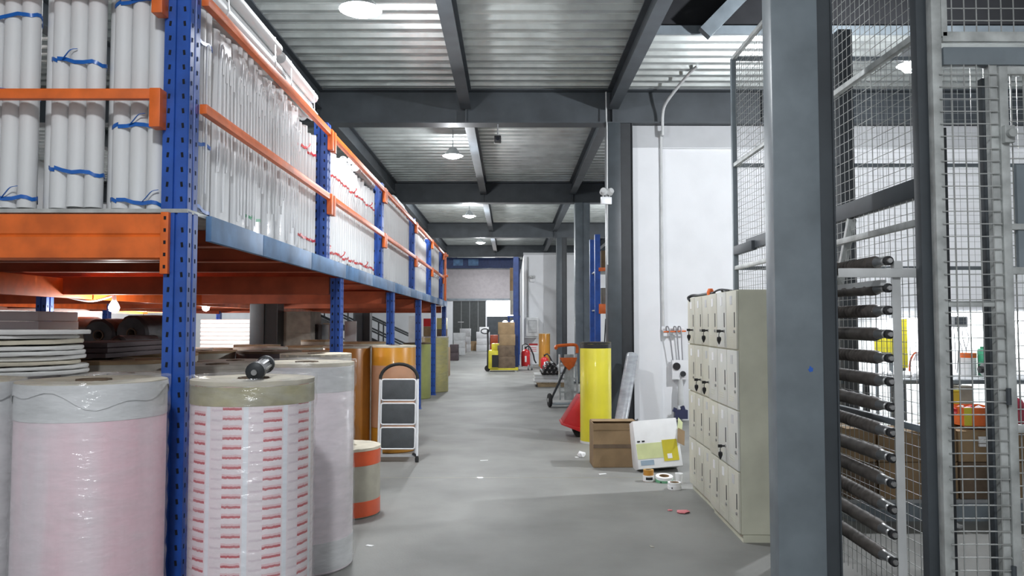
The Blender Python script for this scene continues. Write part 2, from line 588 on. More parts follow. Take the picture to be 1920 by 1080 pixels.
# --- columns
def column(x, y, w=0.38, d=0.36, lit=True, label=''):
    c = thing('column', label, 'column', (x, y, 0), kind='structure')
    top = Z_BEAM - 0.002
    dd = d / 2
    ww = w / 2
    xs = ww - 0.10 if d < 0.3 else 0.01
    MB().box(-ww, xs, -dd, dd, 0.02, top).build('shaft', M['steel_mid'] if lit == 2 else M['steel_dim'] if lit else M['steel'], c, bevel=0.012)  # lit picks how much shade the colour carries
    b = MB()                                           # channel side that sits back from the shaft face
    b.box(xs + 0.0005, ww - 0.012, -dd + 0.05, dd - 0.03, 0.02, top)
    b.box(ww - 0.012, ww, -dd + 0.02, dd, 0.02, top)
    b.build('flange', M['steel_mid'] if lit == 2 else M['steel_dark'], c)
    p = MB().box(-ww - 0.06, ww + 0.06, -dd - 0.06, dd + 0.06, 0.0, 0.02)
    p.build('base_plate', M['steel'], c)
    for sx in (-1, 1):
        MB().cyl((sx * (ww + 0.035), -dd - 0.035, 0.02), (sx * (ww + 0.035), -dd - 0.035, 0.06), 0.012, seg=6).build('bolt', M['chrome'], c)
    return c


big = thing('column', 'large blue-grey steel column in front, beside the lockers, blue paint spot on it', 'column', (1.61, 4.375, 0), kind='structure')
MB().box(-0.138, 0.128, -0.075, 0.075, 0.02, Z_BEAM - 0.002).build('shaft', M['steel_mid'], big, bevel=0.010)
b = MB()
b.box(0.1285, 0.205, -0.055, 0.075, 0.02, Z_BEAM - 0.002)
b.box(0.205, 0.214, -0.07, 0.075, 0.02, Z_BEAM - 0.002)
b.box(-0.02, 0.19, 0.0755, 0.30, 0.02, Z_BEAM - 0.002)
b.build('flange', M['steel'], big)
MB().box(-0.19, 0.25, -0.13, 0.34, 0.0, 0.02).build('base_plate', M['steel'], big)
sp = MB()
sp.bm.verts.ensure_lookup_table()
pts = [(0.012 * (1 + 0.35 * math.sin(k * 2.3)) * math.cos(k / 12 * 2 * PI), 0.016 * (1 + 0.3 * math.cos(k * 1.7)) * math.sin(k / 12 * 2 * PI)) for k in range(12)]
sp.prism([(u + 0.055, v + 1.30) for u, v in pts], 'y', -0.0772, -0.0748)
sp.build('paint_spot', M['paint_blue'], big)
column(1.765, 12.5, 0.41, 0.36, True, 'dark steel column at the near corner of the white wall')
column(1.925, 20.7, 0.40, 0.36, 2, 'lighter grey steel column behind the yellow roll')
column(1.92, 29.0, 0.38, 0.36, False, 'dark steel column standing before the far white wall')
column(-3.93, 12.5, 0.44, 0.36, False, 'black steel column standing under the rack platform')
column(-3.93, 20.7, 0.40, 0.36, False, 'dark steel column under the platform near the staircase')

# --- white wall of the workshop with a recessed panel
b = MB()
b.box(1.98, 2.42, 12.50, 12.75, 0, 4.79)
b.box(2.42, 13, 12.50, 12.75, 4.42, 4.79, 0)
b.box(2.42, 13, 12.56, 12.75, 0, 4.42)
w1 = b.build('wall_workshop', M['plaster'], smooth=False)
structure(w1, 'tall white plastered wall behind the grey lockers', 'wall')
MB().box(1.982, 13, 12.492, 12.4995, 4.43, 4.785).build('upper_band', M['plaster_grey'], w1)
MB().box(13, 13.2, -7, 48.2, 0, 8.7).build('wall_right', M['plaster'])
structure(bpy.data.objects['wall_right'], 'white side wall of the workshop', 'wall')
MB().box(-11.2, -11, -7, 48.2, 0, 5.6).build('wall_left', M['plaster'])
structure(bpy.data.objects['wall_left'], 'white outer wall beyond the goods under the platform', 'wall')

# --- white wall block at the far right of the aisle
b = MB()
b.box(0.52, 6.0, 30.0, 30.2, 0, 4.25)
b.box(0.52, 0.72, 30.2, 46, 0, 4.25)
w2 = b.build('wall_far_room', M['plaster'], smooth=False)
structure(w2, 'white wall of the far room behind the fire extinguishers', 'wall')
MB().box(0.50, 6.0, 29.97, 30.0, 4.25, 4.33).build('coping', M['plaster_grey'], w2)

# --- far end wall: shutter header, dark sliding door, daylight opening
Y_E = 46.5
b = MB()
zl, zh = at(900, 563, Y_E).z, at(900, 455, Y_E).z
xd0, xd1 = at(849, 600, Y_E).x, at(912, 600, Y_E).x
xo1 = at(975, 600, Y_E).x
b.box(-11, xd0, Y_E, Y_E + 0.2, 0, zl)
b.box(xo1, 1.0, Y_E, Y_E + 0.2, 0, zl)
b.box(-11, 1.0, Y_E, Y_E + 0.2, zl, 5.4)
w3 = b.build('wall_end', M['plaster'], smooth=False)
structure(w3, 'end wall of the hall around the dark sliding door', 'wall')
hd = MB().box(at(826, 600, Y_E).x, at(978, 600, Y_E).x, Y_E - 0.06, Y_E - 0.002, zl, 5.3).build('trim_1', M['header'])
structure(hd, 'pinkish grey shutter box above the dark door', 'trim')
MB().box(at(826, 600, Y_E).x, at(978, 600, Y_E).x, Y_E - 0.12, Y_E - 0.06, zl - 0.02, zl + 0.10).build('rail', M['steel_mid'], hd)
dr = thing('door_1', 'dark green-grey sliding door at the end of the aisle', 'door', ((xd0 + xd1) / 2, Y_E + 0.05, 0), kind='structure')
dw = (xd1 - xd0) / 2
for k in range(4):
    MB().box(-dw + k * dw / 2 + 0.006, -dw + (k + 1) * dw / 2 - 0.006, 0, 0.06, 0.02, zl - 0.04).build('door_panel', M['door_dark'], dr)
MB().box(-dw, dw, -0.02, 0.0, zl - 0.05, zl).build('door_rail', M['white_paint'], dr)
MB().box(-dw * 0.7, -dw * 0.35, -0.012, 0.0, 1.66, 1.70).build('handle', M['chrome'], dr)
MB().box(dw - 0.05, dw + 0.03, -0.03, 0.08, 0, zl).build('door_post', M['white_paint'], dr)
zo = at(930, 593, Y_E).z
wn = MB().box(xd1, xo1, Y_E + 0.1, Y_E + 0.12, zo, zl).build('window_1', M['daylight'])
structure(wn, 'bright daylight opening beside the dark door', 'window')
lw = MB().box(xd1, xo1, Y_E + 0.06, Y_E + 0.16, 0, zo).build('door_2', M['steel'])
structure(lw, 'dark lower leaf under the daylight opening', 'door')

# ================================================================ CEILING FITTINGS
def bay_lamp(x, y, z, label, r=0.19, w=LAMP_W):
    t = thing('ceiling_lamp', label, 'lamp', (x, y, z), group='lamps hanging over the aisle')
    MB().lathe([(0.045, 0.16), (0.07, 0.15), (0.10, 0.10), (r, 0.0), (r + 0.012, -0.005), (r - 0.006, 0.004), (0.09, 0.09), (0.0, 0.10)], seg=28).build('shade', M['lamp_shell'], t)
    MB().lathe([(0.0, 0.02), (r - 0.03, 0.018), (r - 0.015, 0.004), (r * 0.7, -0.035), (r * 0.35, -0.055), (0.0, -0.06)], seg=28).build('diffuser', M['lamp_on'], t)
    MB().cyl((0, 0, 0.155), (0, 0, Z_DECK - z), 0.008, seg=6).build('hanging_rod', M['steel_mid'], t)
    light('AREA', (0, 0, -0.08), w * 0.25, 2 * r, (0.93, 0.965, 1.0), parent=t)
    light('POINT', (0, 0, -0.26), w * 0.75, 0.10, (0.93, 0.965, 1.0), parent=t)
    return t


bay_lamp(-1.42, 7.2, 4.53, 'big glaring lamp under the metal deck, nearest of the row', w=LAMP_W * 1.5)
bay_lamp(at(849, 290, 15).x, 15.0, at(849, 292, 15).z, 'glowing round lamp hanging past the first cross beam')
bay_lamp(at(880, 405, 23.5).x, 23.5, at(880, 405, 23.5).z, 'hanging lamp with a pale shade past the second cross beam', w=LAMP_W * 2.0)
bay_lamp(at(901, 455, 31.5).x, 31.5, at(901, 455, 31.5).z, 'small hanging lamp past the third cross beam', w=LAMP_W * 1.7)
bay_lamp(-1.2, 43.0, 4.75, 'far lamp hanging before the shutter box at the end', w=LAMP_W * 1.6)
bay_lamp(-0.4, -0.8, 4.75, 'lamp hanging above where the camera stands', w=LAMP_W * 2.2)
bay_lamp(4.0, 23.0, 4.6, 'added unseen lamp behind the white workshop wall, lighting the far wall', w=LAMP_W * 3.2)  # added out of view to brighten the far white wall
bay_lamp(5.2, 37.0, 4.6, 'lamp hanging in the far room')
bay_lamp(-7.0, 31.0, 4.7, 'lamp hanging over the far left floor past the staircase')

# flood lamp over the workshop, hung from the roof
fp = Vector((4.22, 8.0, 4.27))
t = thing('flood_lamp', 'glaring flood lamp hung above the wire mesh workshop', 'lamp', fp)
MB().lathe([(0.06, 0.20), (0.09, 0.18), (0.15, 0.0), (0.14, 0.0), (0.08, 0.15), (0, 0.16)], seg=24).build('housing', M['lamp_shell'], t)
MB().lathe([(0, 0.05), (0.125, 0.04), (0.12, -0.01), (0.08, -0.06), (0, -0.08)], seg=24).build('bulb', M['lamp_on'], t)
MB().cyl((0, 0, 0.19), (0, 0, 4.3), 0.012, seg=6).build('hanging_rod', M['steel_mid'], t)
light('POINT', (0, 0, -0.22), FLOOD_W, 0.07, (0.93, 0.96, 1.0), parent=t)

# ceiling camera
cp = at(933, 258, 12.3)
t = thing('security_camera', 'small black box camera hanging from the first cross beam', 'camera', (cp.x, 12.42, cp.z))
MB().box(-0.055, 0.055, -0.06, 0.06, -0.055, 0.055).build('housing', M['black'], t, bevel=0.012)
MB().cyl((0, -0.06, 0), (0, -0.075, 0), 0.03, seg=16).build('lens', M['hole'], t)
MB().cyl((0, 0.02, 0.055), (0, 0.02, Z_BEAM - cp.z), 0.010, seg=8).build('bracket', M['grey_plastic'], t)

# conduits
P = smooth_path([(1.545, 12.33, 5.30), (1.548, 12.33, 4.86), (1.552, 12.29, 4.74), (1.552, 12.29, 4.30), (1.548, 12.30, 2.5)], 5)
tag(MB().tube(P, 0.012, 8).build('conduit', M['grey_light']), 'thin grey conduit running down the edge of the corner column', 'conduit')
xc = at(1241, 400, 12.45).x
P = smooth_path([(xc + 0.30, 11.2, 5.345), (xc + 0.22, 11.5, 5.30), (xc + 0.03, 12.1, 5.08), (xc, 12.30, 4.92), (xc, 12.33, 4.6), (xc, 12.47, 4.5), (xc, 12.47, 2.4), (xc + 0.01, 12.47, 1.52)], 5)
tag(MB().tube(P, 0.024, 10).build('air_pipe', M['grey_light']), 'grey air pipe coming down the white wall from the deck', 'pipe')


def emergency_light(p, label, turn=0):
    t = thing('emergency_light', label, 'lamp', p, (0, 0, turn))
    MB().box(-0.09, 0.09, -0.05, 0.0, -0.10, 0.02).build('housing', M['white_paint'], t, bevel=0.012)
    for s in (-1, 1):
        b = MB().lathe([(0, 0.05), (0.045, 0.045), (0.065, -0.02), (0.055, -0.03), (0, -0.02)], (s * 0.055, -0.06, 0.10), seg=16, rot=(1.2, 0, s * 0.4))
        b.cyl((s * 0.05, -0.03, 0.02), (s * 0.055, -0.05, 0.09), 0.012, seg=8)
        b.build('lamp_head', M['grey_light'], t)


emergency_light((1.525, 12.30, at(1135, 372, 12.3).z), 'white twin-head emergency light on the corner column', 0.2)
emergency_light((at(998, 522, 30).x, 29.96, at(998, 524, 30).z), 'twin-head emergency light high on the far white wall')

# ================================================================ RACK PLATFORM (left)
XF = -1.65                      # aisle face of the uprights
Z_P = 2.14                      # platform top
LOWER = [4.0, 7.58, 10.98, 14.3, 17.1, 19.8]
UPPER = [4.0, 7.00, 10.0, 13.35, 16.1, 18.9]
rack = thing('rack_platform', 'blue and orange steel rack platform along the aisle carrying white tubes', 'rack', (XF, 4.0, 0))


def upright(x, y, z0, z1, w=0.115, d=0.13, near=False):
    """perforated post: two face strips with a groove between, slots on the camera side and the aisle side"""
    b = MB()
    xa, xb, ya, yb = x - w, x, y - d / 2, y + d / 2
    g = w * 0.07
    xm = x - w * 0.5
    b.prism([(xa, ya), (xm - g, ya), (xm - g * 0.7, ya + 0.012), (xm + g * 0.7, ya + 0.012), (xm + g, ya), (xb - 0.006, ya), (xb, ya + 0.006), (xb, y - 0.012), (xb - 0.010, y - 0.008), (xb - 0.010, y + 0.008), (xb, y + 0.012), (xb, yb), (xa, yb)], 'z', z0, z1)
    o = b.build('upright', M['blue'], rack, world=True, smooth=False)
    h = MB()
    n = int((z1 - z0) / 0.0762)
    step = 1 if near else 2
    for k in range(0, n, step):
        z = z0 + 0.05 + k * 0.0762
        for xs in (xa + w * 0.22, xb - w * 0.22):
            h.obox((xs, ya - 0.0005, z), (0.012, 0.002, 0.026), (0, 0.12 if xs < xm else -0.12, 0))
        if near or y < 12:
            for ys in (y - d * 0.27, y + d * 0.27):
                h.obox((xb + 0.0003, ys, z), (0.002, 0.010, 0.022))
    h.build('slots', M['hole'], o, world=True, kind='stuff', smooth=False)
    return o


for i, y in enumerate(LOWER):
    upright(XF, y, 0.0, Z_P - 0.012 if i == 0 else Z_P - 0.14, 0.118 if i == 0 else 0.10, near=(i < 2))
    MB().box(XF - 0.14, XF + 0.015, y - 0.09, y + 0.09, 0, 0.008).build('base_plate', M['blue'], rack, world=True)
for y in (4.0, 7.3, 14.3, 19.8):                       # inner rows
    for x in (-4.35, -7.4):
        upright(-4.58 if y == 7.3 and x > -5 else x, 7.70 if y == 7.3 else y if x < -5 or y > 5 else 4.9, 0.0, Z_P - 0.14, 0.10)
for i, y in enumerate(UPPER):
    w = 0.132 if i == 0 else 0.125
    upright(XF - 0.005, y, Z_P, Z_P + (1.24 if i < 4 else 1.18), w, near=(i < 2))

# blue fascia panels along the aisle edge
joints = [4.17, 5.06, 6.3, 7.62, 9.1, 10.9, 12.6, 14.3, 15.7, 17.1, 18.5, 19.85]
for a, c in zip(joints, joints[1:]):
    MB().box(XF - 0.002, XF + 0.030, a + 0.006, c - 0.006, Z_P - 0.142, Z_P - 0.004).build('fascia_panel', M['blue_dull'], rack, world=True, bevel=0.003)
# deck boards and orange joists below
for k in range(20):
    y = 3.93 + k * 0.80
    MB().box(-9.4, XF - 0.004 if k else XF + 0.0, y + 0.003, min(y + 0.797, 19.86), Z_P - 0.02, Z_P).build('deck_board', M['galv'], rack, world=True)
    if k:
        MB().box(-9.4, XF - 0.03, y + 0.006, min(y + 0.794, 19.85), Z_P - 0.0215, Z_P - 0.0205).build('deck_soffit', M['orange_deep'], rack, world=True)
for k in range(14):
    y = 4.7 + k * 1.13
    b = MB()
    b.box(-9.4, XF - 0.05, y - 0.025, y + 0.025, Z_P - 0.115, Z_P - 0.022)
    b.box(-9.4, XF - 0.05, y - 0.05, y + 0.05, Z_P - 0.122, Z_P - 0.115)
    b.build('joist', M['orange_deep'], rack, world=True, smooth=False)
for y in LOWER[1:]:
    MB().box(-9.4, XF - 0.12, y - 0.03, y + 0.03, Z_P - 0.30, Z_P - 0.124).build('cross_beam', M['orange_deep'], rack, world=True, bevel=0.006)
for x in (-4.40, -7.45, -9.3):
    MB().box(x - 0.03, x + 0.03, 4.2, 19.8, Z_P - 0.33, Z_P - 0.31 + 0.17).build('long_beam', M['orange'], rack, world=True, bevel=0.006)
# front orange beam with its rolled step and end bracket
b = MB()
zb0, zb1 = Z_P - 0.262, Z_P - 0.030
b.prism([(3.935, zb0), (3.985, zb0), (3.985, zb1), (3.915, zb1), (3.915, zb0 + 0.135), (3.922, zb0 + 0.125), (3.915, zb0 + 0.115), (3.915, zb0 + 0.01)], 'x', -4.4, XF - 0.118 + 0.03)
fb = b.build('front_beam', M['orange'], rack, world=True, smooth=False)
MB().box(XF - 0.125, XF - 0.085, 3.905, 3.9345, Z_P - 0.335, Z_P - 0.02).build('beam_bracket', M['orange'], fb, world=True, bevel=0.003)
h = MB()
for k in range(5):
    h.box(XF - 0.108, XF - 0.096, 3.9035, 3.906, Z_P - 0.06 - k * 0.062, Z_P - 0.042 - k * 0.062)
h.build('slots', M['hole'], fb, world=True, kind='stuff')
# guard rails with L-shaped end brackets
ZR = [2.715, 3.300]
for z in ZR:
    r = MB().box(-4.4, XF - 0.12, 3.86, 3.90, z - 0.026, z + 0.026).build('guard_rail', M['orange'], rack, world=True, bevel=0.004)
    MB().box(XF - 0.172, XF - 0.118, 3.855, 3.934, z - 0.17, z + 0.028).build('rail_bracket', M['orange'], r, world=True, bevel=0.003)
for i in range(5):
    for z in ZR:
        zz = z - 0.02
        y0, y1 = UPPER[i] + 0.07, UPPER[i + 1] - 0.07
        r = MB().box(XF - 0.005, XF + 0.035, y0, y1, zz - 0.026, zz + 0.026).build('guard_rail', M['orange'], rack, world=True, bevel=0.004)
        MB().box(XF + 0.0, XF + 0.042, y1 - 0.02, y1 + 0.055, zz - 0.155, zz + 0.03).build('rail_bracket', M['orange'], r, world=True, bevel=0.003)
        if i:
            MB().box(XF + 0.0, XF + 0.042, y0 - 0.055, y0 + 0.02, zz - 0.155, zz + 0.03).build('rail_bracket', M['orange'], r, world=True, bevel=0.003)
# orange end frame at the far end of the rack
MB().box(XF + 0.0, XF + 0.05, 19.25, 19.33, Z_P, Z_P + 1.20).build('end_post', M['orange'], rack, world=True, bevel=0.004)
for z in (2.75, 3.26):
    MB().box(XF - 0.9, XF + 0.10, 19.2, 19.24, z - 0.03, z + 0.03).build('end_rail', M['orange'], rack, world=True, bevel=0.004)

# ================================================================ TUBE BUNDLES ON THE PLATFORM
RT = 0.0455
M['pack_film'] = mat('white_pack_film', (0.70, 0.705, 0.715), 0.4, var=0.05, scale=5, bump=0.18, bscale=6, stretch=(1, 1, 0.25), coat=0.2)


def tube_mesh(L):
    b = MB()
    b.lathe([(0.0, L - 0.012), (RT * 0.82, L - 0.012), (RT * 0.82, L), (RT, L), (RT, 0), (RT * 0.80, 0), (RT * 0.80, 0.05)], seg=14)
    return b.mesh('tube', M['tube'])


TM = {L: tube_mesh(L) for L in (1.06, 1.16, 1.20, 1.28, 1.36)}


def hexpos(n=3):
    """two staggered rows: three tubes in front, two behind"""
    return [((k - (n - 1) / 2) * 2 * RT, 0.0) for k in range(n)] + [((k - (n - 2) / 2) * 2 * RT, RT * math.sqrt(3)) for k in range(n - 1)]


def bundle(loc, rz, L, straps, smat, label, group, nfront=3, ribbons=0, tilt=0.0, lie=False, jag=0.02, rows=2, wrap=False):
    t = thing('tube_bundle', label, 'tubes', loc, (tilt, 0, rz) if not lie else (PI / 2, 0, rz), group)
    pos = hexpos(nfront) + ([(x, 2 * RT * math.sqrt(3)) for x, y in hexpos(nfront)[:nfront]] if rows == 3 else [])
    for i, (x, y) in enumerate(pos):
        o = link('tube', TM[L], t)
        o.location = (x, y, random.uniform(0, jag))
        o.rotation_euler = (0, 0, random.uniform(0, 6))
    w = nfront * RT
    dep = (rows - 1) * RT * math.sqrt(3)
    e = RT + 0.003
    hx = (nfront - 1) * RT
    hull = [(-hx, -e), (-hx * 0.5, -e - 0.001), (0, -e), (hx * 0.5, -e - 0.001), (hx, -e)]
    for k in range(1, 5):
        a = -PI / 2 + k * PI / 6
        hull.append((hx + e * math.cos(a), e * math.sin(a)))
    bx = hx - RT if rows == 2 else hx
    hull += [(bx + e * 0.7, dep + e * 0.72), (bx, dep + e), (-bx, dep + e), (-bx - e * 0.7, dep + e * 0.72)]
    for k in range(4, 0, -1):
        a = -PI / 2 + k * PI / 6
        hull.append((-hx - e * math.cos(a), e * math.sin(a)))
    if wrap:
        b = MB()
        A = [b.bm.verts.new((x * 1.0, y - 0.001, 0.015 + 0.004 * math.sin(k))) for k, (x, y) in enumerate(hull)]
        B = [b.bm.verts.new((x * 1.015, y - 0.001, L * 0.5)) for x, y in hull]
        D = [b.bm.verts.new((x * 1.0, y - 0.001, L - 0.03 + 0.012 * math.sin(k * 2.1))) for k, (x, y) in enumerate(hull)]
        for P, Q in ((A, B), (B, D)):
            for k in range(len(hull)):
                k2 = (k + 1) % len(hull)
                b.bm.faces.new((P[k], P[k2], Q[k2], Q[k]))
        b.build('wrap', M['pack_film'], t)
    for z in straps:
        dz = random.uniform(-0.02, 0.02)
        P = [(x, y, z + dz * (x / w) + 0.007 * math.sin(k * 1.7 + z * 9)) for k, (x, y) in enumerate(hull + hull[:1])]
        MB().strip(P, 0.020, 0.003, (0, 0, 1)).build('strap', smat, t)
        if random.random() < 0.4:
            x0 = random.uniform(-0.6, 0.6) * w
            Q = smooth_path([(x0, -e - 0.002, z), (x0 + 0.03, -e - 0.02, z + 0.02), (x0 + 0.06, -e - 0.025, z + 0.05), (x0 + 0.085, -e - 0.01, z + 0.06)], 3)
            MB().strip(Q, 0.010, 0.003, (0, 1, 0.3)).build('strap_tail', smat, t)
    for k in range(ribbons):
        x0 = (-0.45 + k * 0.9 / max(1, ribbons - 1)) * w * 1.5 if ribbons > 1 else 0
        zt = L * random.uniform(0.80, 0.95)
        zb = random.uniform(0.0, 0.35)
        sway = random.uniform(-0.015, 0.03)
        e = RT + 0.010
        Q = smooth_path([(x0 + sway, -e, zb), (x0 + sway * 0.6, -e - 0.004, L * 0.4), (x0, -e - 0.003, zt), (x0 + 0.015, -e - 0.012, zt + 0.03), (x0 + 0.04, -e - 0.004, zt + 0.012), (x0 + 0.045, -e, zt - 0.12)], 4)
        MB().tube(Q, 0.0055, 6).build('ribbon', M['ribbon'], t)
    return t


# front end of the rack: bundles facing the camera, blue tape
GE = 'tube bundles on the end of the rack platform'
zf = Z_P + 0.004
for x, zs, lab in ((-1.950, (0.04, 0.44, 1.10), 'white tube bundle with blue tape standing next to the blue corner upright'),
                   (-2.275, (0.20, 0.78, 1.20), 'white tube bundle with blue tape, middle one of the rack end'),
                   (-2.625, (0.06, 0.62, 1.02), 'white tube bundle with blue tape, third from the corner upright'),
                   (-2.99, (0.06, 0.5, 1.06), 'white tube bundle with blue tape, fourth from the corner upright')):
    bundle((x, 4.03, zf), 0, 1.36, zs, M['tape_blue'], lab, GE)

for x, lab in ((-2.112, 'single white tube standing loose behind the first and second taped bundles'), (-2.45, 'single white tube standing loose left of the middle taped bundle')):
    t = tag(link('paper_tube', TM[1.36]), lab, 'tube', GE)
    t.location = (x, 4.12, zf)

# aisle side, bay by bay; the bundle's own front (local -y) is turned to face +X
def bay(y0, y1, L, smat, labels, group, straps, ribbons=0, jag=0.02, tilt=0.0, skip=0):
    n = int((y1 - y0) / 0.284)
    step = (y1 - y0) / n
    for k in range(n):
        y = y0 + (k + 0.5) * step
        lab = labels(k, n)
        rb = ribbons if not callable(ribbons) else ribbons(k)
        sm = smat(k) if callable(smat) else smat
        st = straps(k) if callable(straps) else straps
        Lk = L(k) if callable(L) else L
        bundle((XF - 0.09 - RT, y, zf), PI / 2, Lk, st, sm, lab, group, 3, rb, jag=jag, rows=2, wrap=bool(ribbons) and 1 <= k < 7)


ORD = ['first', 'second', 'third', 'fourth', 'fifth', 'sixth', 'seventh', 'eighth', 'ninth', 'tenth', 'eleventh', 'twelfth']
bay(4.19, 6.92, lambda k: 1.16 if k < 7 else 1.06, lambda k: M['tape_blue'] if k == 0 else (M['ribbon_green'] if k == 3 else M['tape_red']),
    lambda k, n: ('white tube bundle with blue tape just behind the corner upright, aisle side' if k == 0 else
                  f'white tube bundle hung with white ribbons, {ORD[k]} along the first bay' if k < 7 else
                  f'white tube bundle tied with red tape, {ORD[k]} along the first bay'),
    'tube bundles in the first bay', lambda k: (0.05, 0.42, 1.0) if k == 0 else ((0.12,) if k == 3 else ((0.14, 0.90) if k >= 7 else ())),
    lambda k: 1 if k == 0 else (4 if k < 7 else 0), jag=0.05)
bay(7.10, 9.90, 1.06, M['tape_red'], lambda k, n: 'greyish tube bundle with red tape in the second rack bay, ' + ORD[k] + ' from the near end', 'tube bundles in the second bay', (0.10, 0.86), 0, jag=0.06)
bay(10.10, 13.26, 1.16, M['ribbon'], lambda k, n: 'white tube bundle in the third rack bay, ' + ORD[k] + ' from the near end', 'tube bundles in the third bay', (0.55,), 0, jag=0.06)
bay(13.45, 16.0, 1.06, M['ribbon'], lambda k, n: 'greyish tube bundle in the fourth rack bay, ' + ORD[k] + ' from the near end', 'tube bundles in the fourth bay', (0.5,), 0, jag=0.05)
bay(16.2, 19.15, 1.20, M['ribbon'], lambda k, n: 'white tube bundle in the last rack bay, ' + ORD[k] + ' from the near end', 'tube bundles in the last bay', (0.5,), 0, jag=0.05)
# bundles lying on top
zt = Z_P + 1.16 + 0.06 + RT
bundle((-1.86, 5.62, zt + 0.01), 0, 1.28, (0.15, 1.1), M['ribbon'], 'white tube bundle lying on top of the first bay, nearer one', 'tube bundles lying on top', 4, lie=True, rows=3)
bundle((-1.86, 6.86, zt + 0.01), 0.02, 1.06, (0.15, 0.9), M['ribbon'], 'white tube bundle lying on top of the first bay, farther one', 'tube bundles lying on top', 3, lie=True, rows=3)
bundle((-1.86, 9.8, Z_P + 1.06 + 0.07 + RT), 0.02, 1.16, (0.2, 1.0), M['ribbon'], 'white tube bundle lying on top of the second bay', 'tube bundles lying on top', 3, lie=True, rows=2)
bundle((-1.86, 12.9, Z_P + 1.16 + 0.07 + RT), 0.0, 1.06, (0.2, 0.9), M['ribbon'], 'white tube bundle lying on top of the third bay', 'tube bundles lying on top', 3, lie=True, rows=2)
bundle((-1.86, 15.6, Z_P + 1.06 + 0.06 + RT), 0.0, 1.28, (0.2, 0.9), M['ribbon'], 'white tube bundle lying on top of the fourth bay', 'tube bundles lying on top', 3, lie=True, rows=2)

# ================================================================ FILM ROLLS
def roll(loc, R, H, label, body, group=None, top='card_top', bands=(), film=False, ragged=False, seg=48, core=True, sleeve=None, name='film_roll', cat='roll', rz=0.0):
    t = thing(name, label, cat, loc, (0, 0, rz), group)
    MB().lathe([(R - 0.012, 0.0), (R, 0.012), (R, H - 0.012), (R - 0.006, H)], seg=seg).build('winding', body, t)
    MB().lathe([(0.04, H - 0.012), (0.075, H - 0.012), (0.08, H - 0.002), (R * 0.55, H + 0.001), (R - 0.006, H), (R + 0.002, H - 0.001), (R + 0.002, H - 0.022), (R - 0.001, H - 0.024)], seg=seg, jit=0.0012).build('end_board', M[top], t)
    if core:
        MB().lathe([(0.074, H - 0.02), (0.074, H + 0.004), (0.060, H + 0.004), (0.060, H - 0.15), (0.0, H - 0.15)], seg=20).build('core', M['card_dark'], t)
    for z0, z1, m in bands:
        MB().lathe([(R - 0.002, z0), (R + 0.0022, z0 + 0.002), (R + 0.0022, z1 - 0.002), (R - 0.002, z1)], seg=seg).build('band', m, t)
    if sleeve:
        z0, z1, m = sleeve
        MB().lathe([(R - 0.002, z0), (R + 0.003, z0 + 0.001), (R + 0.003, z1 - 0.001), (R - 0.002, z1)], seg=seg).build('sleeve', m, t)
    if film:
        b = MB()
        prof = []
        nz = 34
        for k in range(nz + 1):
            z = 0.01 + (H + 0.004) * k / nz
            prof.append((R + 0.008 + 0.003 * math.sin(k * 2.1) + (0.006 if k > nz - 5 else 0), z))
        prof += [(R - 0.02, H + 0.012), (R - 0.07, H + 0.008)]
        random.seed(int(R * 1000) + int(H * 500))
        b.lathe(prof, seg=72, jit=0.0018)
        b.build('stretch_film', M['film'], t)
    if ragged:
        b = MB()
        P0, P1 = [], []
        for k in range(seg + 1):
            a = 2 * PI * k / seg
            z = H - 0.07 + 0.03 * math.sin(3 * a + 1) + 0.018 * math.sin(7 * a)
            P0.append(((R + 0.004) * math.cos(a), (R + 0.004) * math.sin(a), H - 0.004))
            P1.append(((R + 0.007) * math.cos(a), (R + 0.007) * math.sin(a), z))
        A = [b.bm.verts.new(p) for p in P0]
        B = [b.bm.verts.new(p) for p in P1]
        for k in range(seg):
            b.bm.faces.new((A[k], A[k + 1], B[k + 1], B[k]))
        b.build('torn_edge', M['white_film'], t)
    return t


H = 1.285
GR = 'tall film rolls standing by the rack'
roll((-1.275, 3.86, 0), 0.292, H, 'white roll printed with red words, dark core plug lying on top', M['print'], GR, film=True, bands=((H - 0.115, H - 0.024, M['kraft']),))
roll((-1.885, 3.52, 0), 0.305, 1.30, 'pale pink film wrapped roll standing before the blue corner upright', M['pink_film'], GR, film=True, ragged=True, bands=((1.14, 1.276, M['white_film']),), top='card_top')
roll((-2.535, 3.50, 0), 0.305, 1.30, 'white film wrapped roll at the edge, beside the pale pink roll', M['white_film'], GR, film=True, ragged=True)
roll((-1.335, 5.09, 0), 0.305, 1.305, 'whitish pink wrapped roll standing behind the red printed roll', M['pink_pale'], GR, film=True, bands=((1.12, 1.28, M['white_film']), (0.02, 0.20, M['white_film'])))
roll((-1.74, 6.95, 0), 0.31, 1.29, 'cream topped roll standing third in line behind the red printed roll', M['white_film'], GR, bands=((1.20, 1.286, M['card_grey']),))
roll((-1.350, 6.45, 0), 0.272, 0.555, 'short grey kraft roll with two orange-red bands on the floor', M['grey_kraft'], None, bands=((0.415, 0.532, M['orange_tape']), (0.012, 0.135, M['orange_tape'])), name='short_roll', core=False)
roll((-1.445, 9.62, 0), 0.27, 1.29, 'glossy amber roll with pinkish sleeve standing behind the step ladder', M['amber'], 'amber rolls', sleeve=(0.30, 1.05, M['amber_pink']))
roll((-2.02, 9.60, 0), 0.29, 1.28, 'dark amber roll left of the sleeved amber roll', M['amber_dark'], 'amber rolls', top='card_grey')
roll((-1.745, 18.0, 0), 0.305, 1.26, 'pale yellow wrapped roll just past the fifth blue post', M['yellow_pale'], 'yellow rolls by the rack', film=True)
roll((-1.965, 16.35, 0), 0.29, 1.16, 'yellow-green wrapped roll between two blue posts', M['yellow_green'], 'yellow rolls by the rack', top='card_dark')
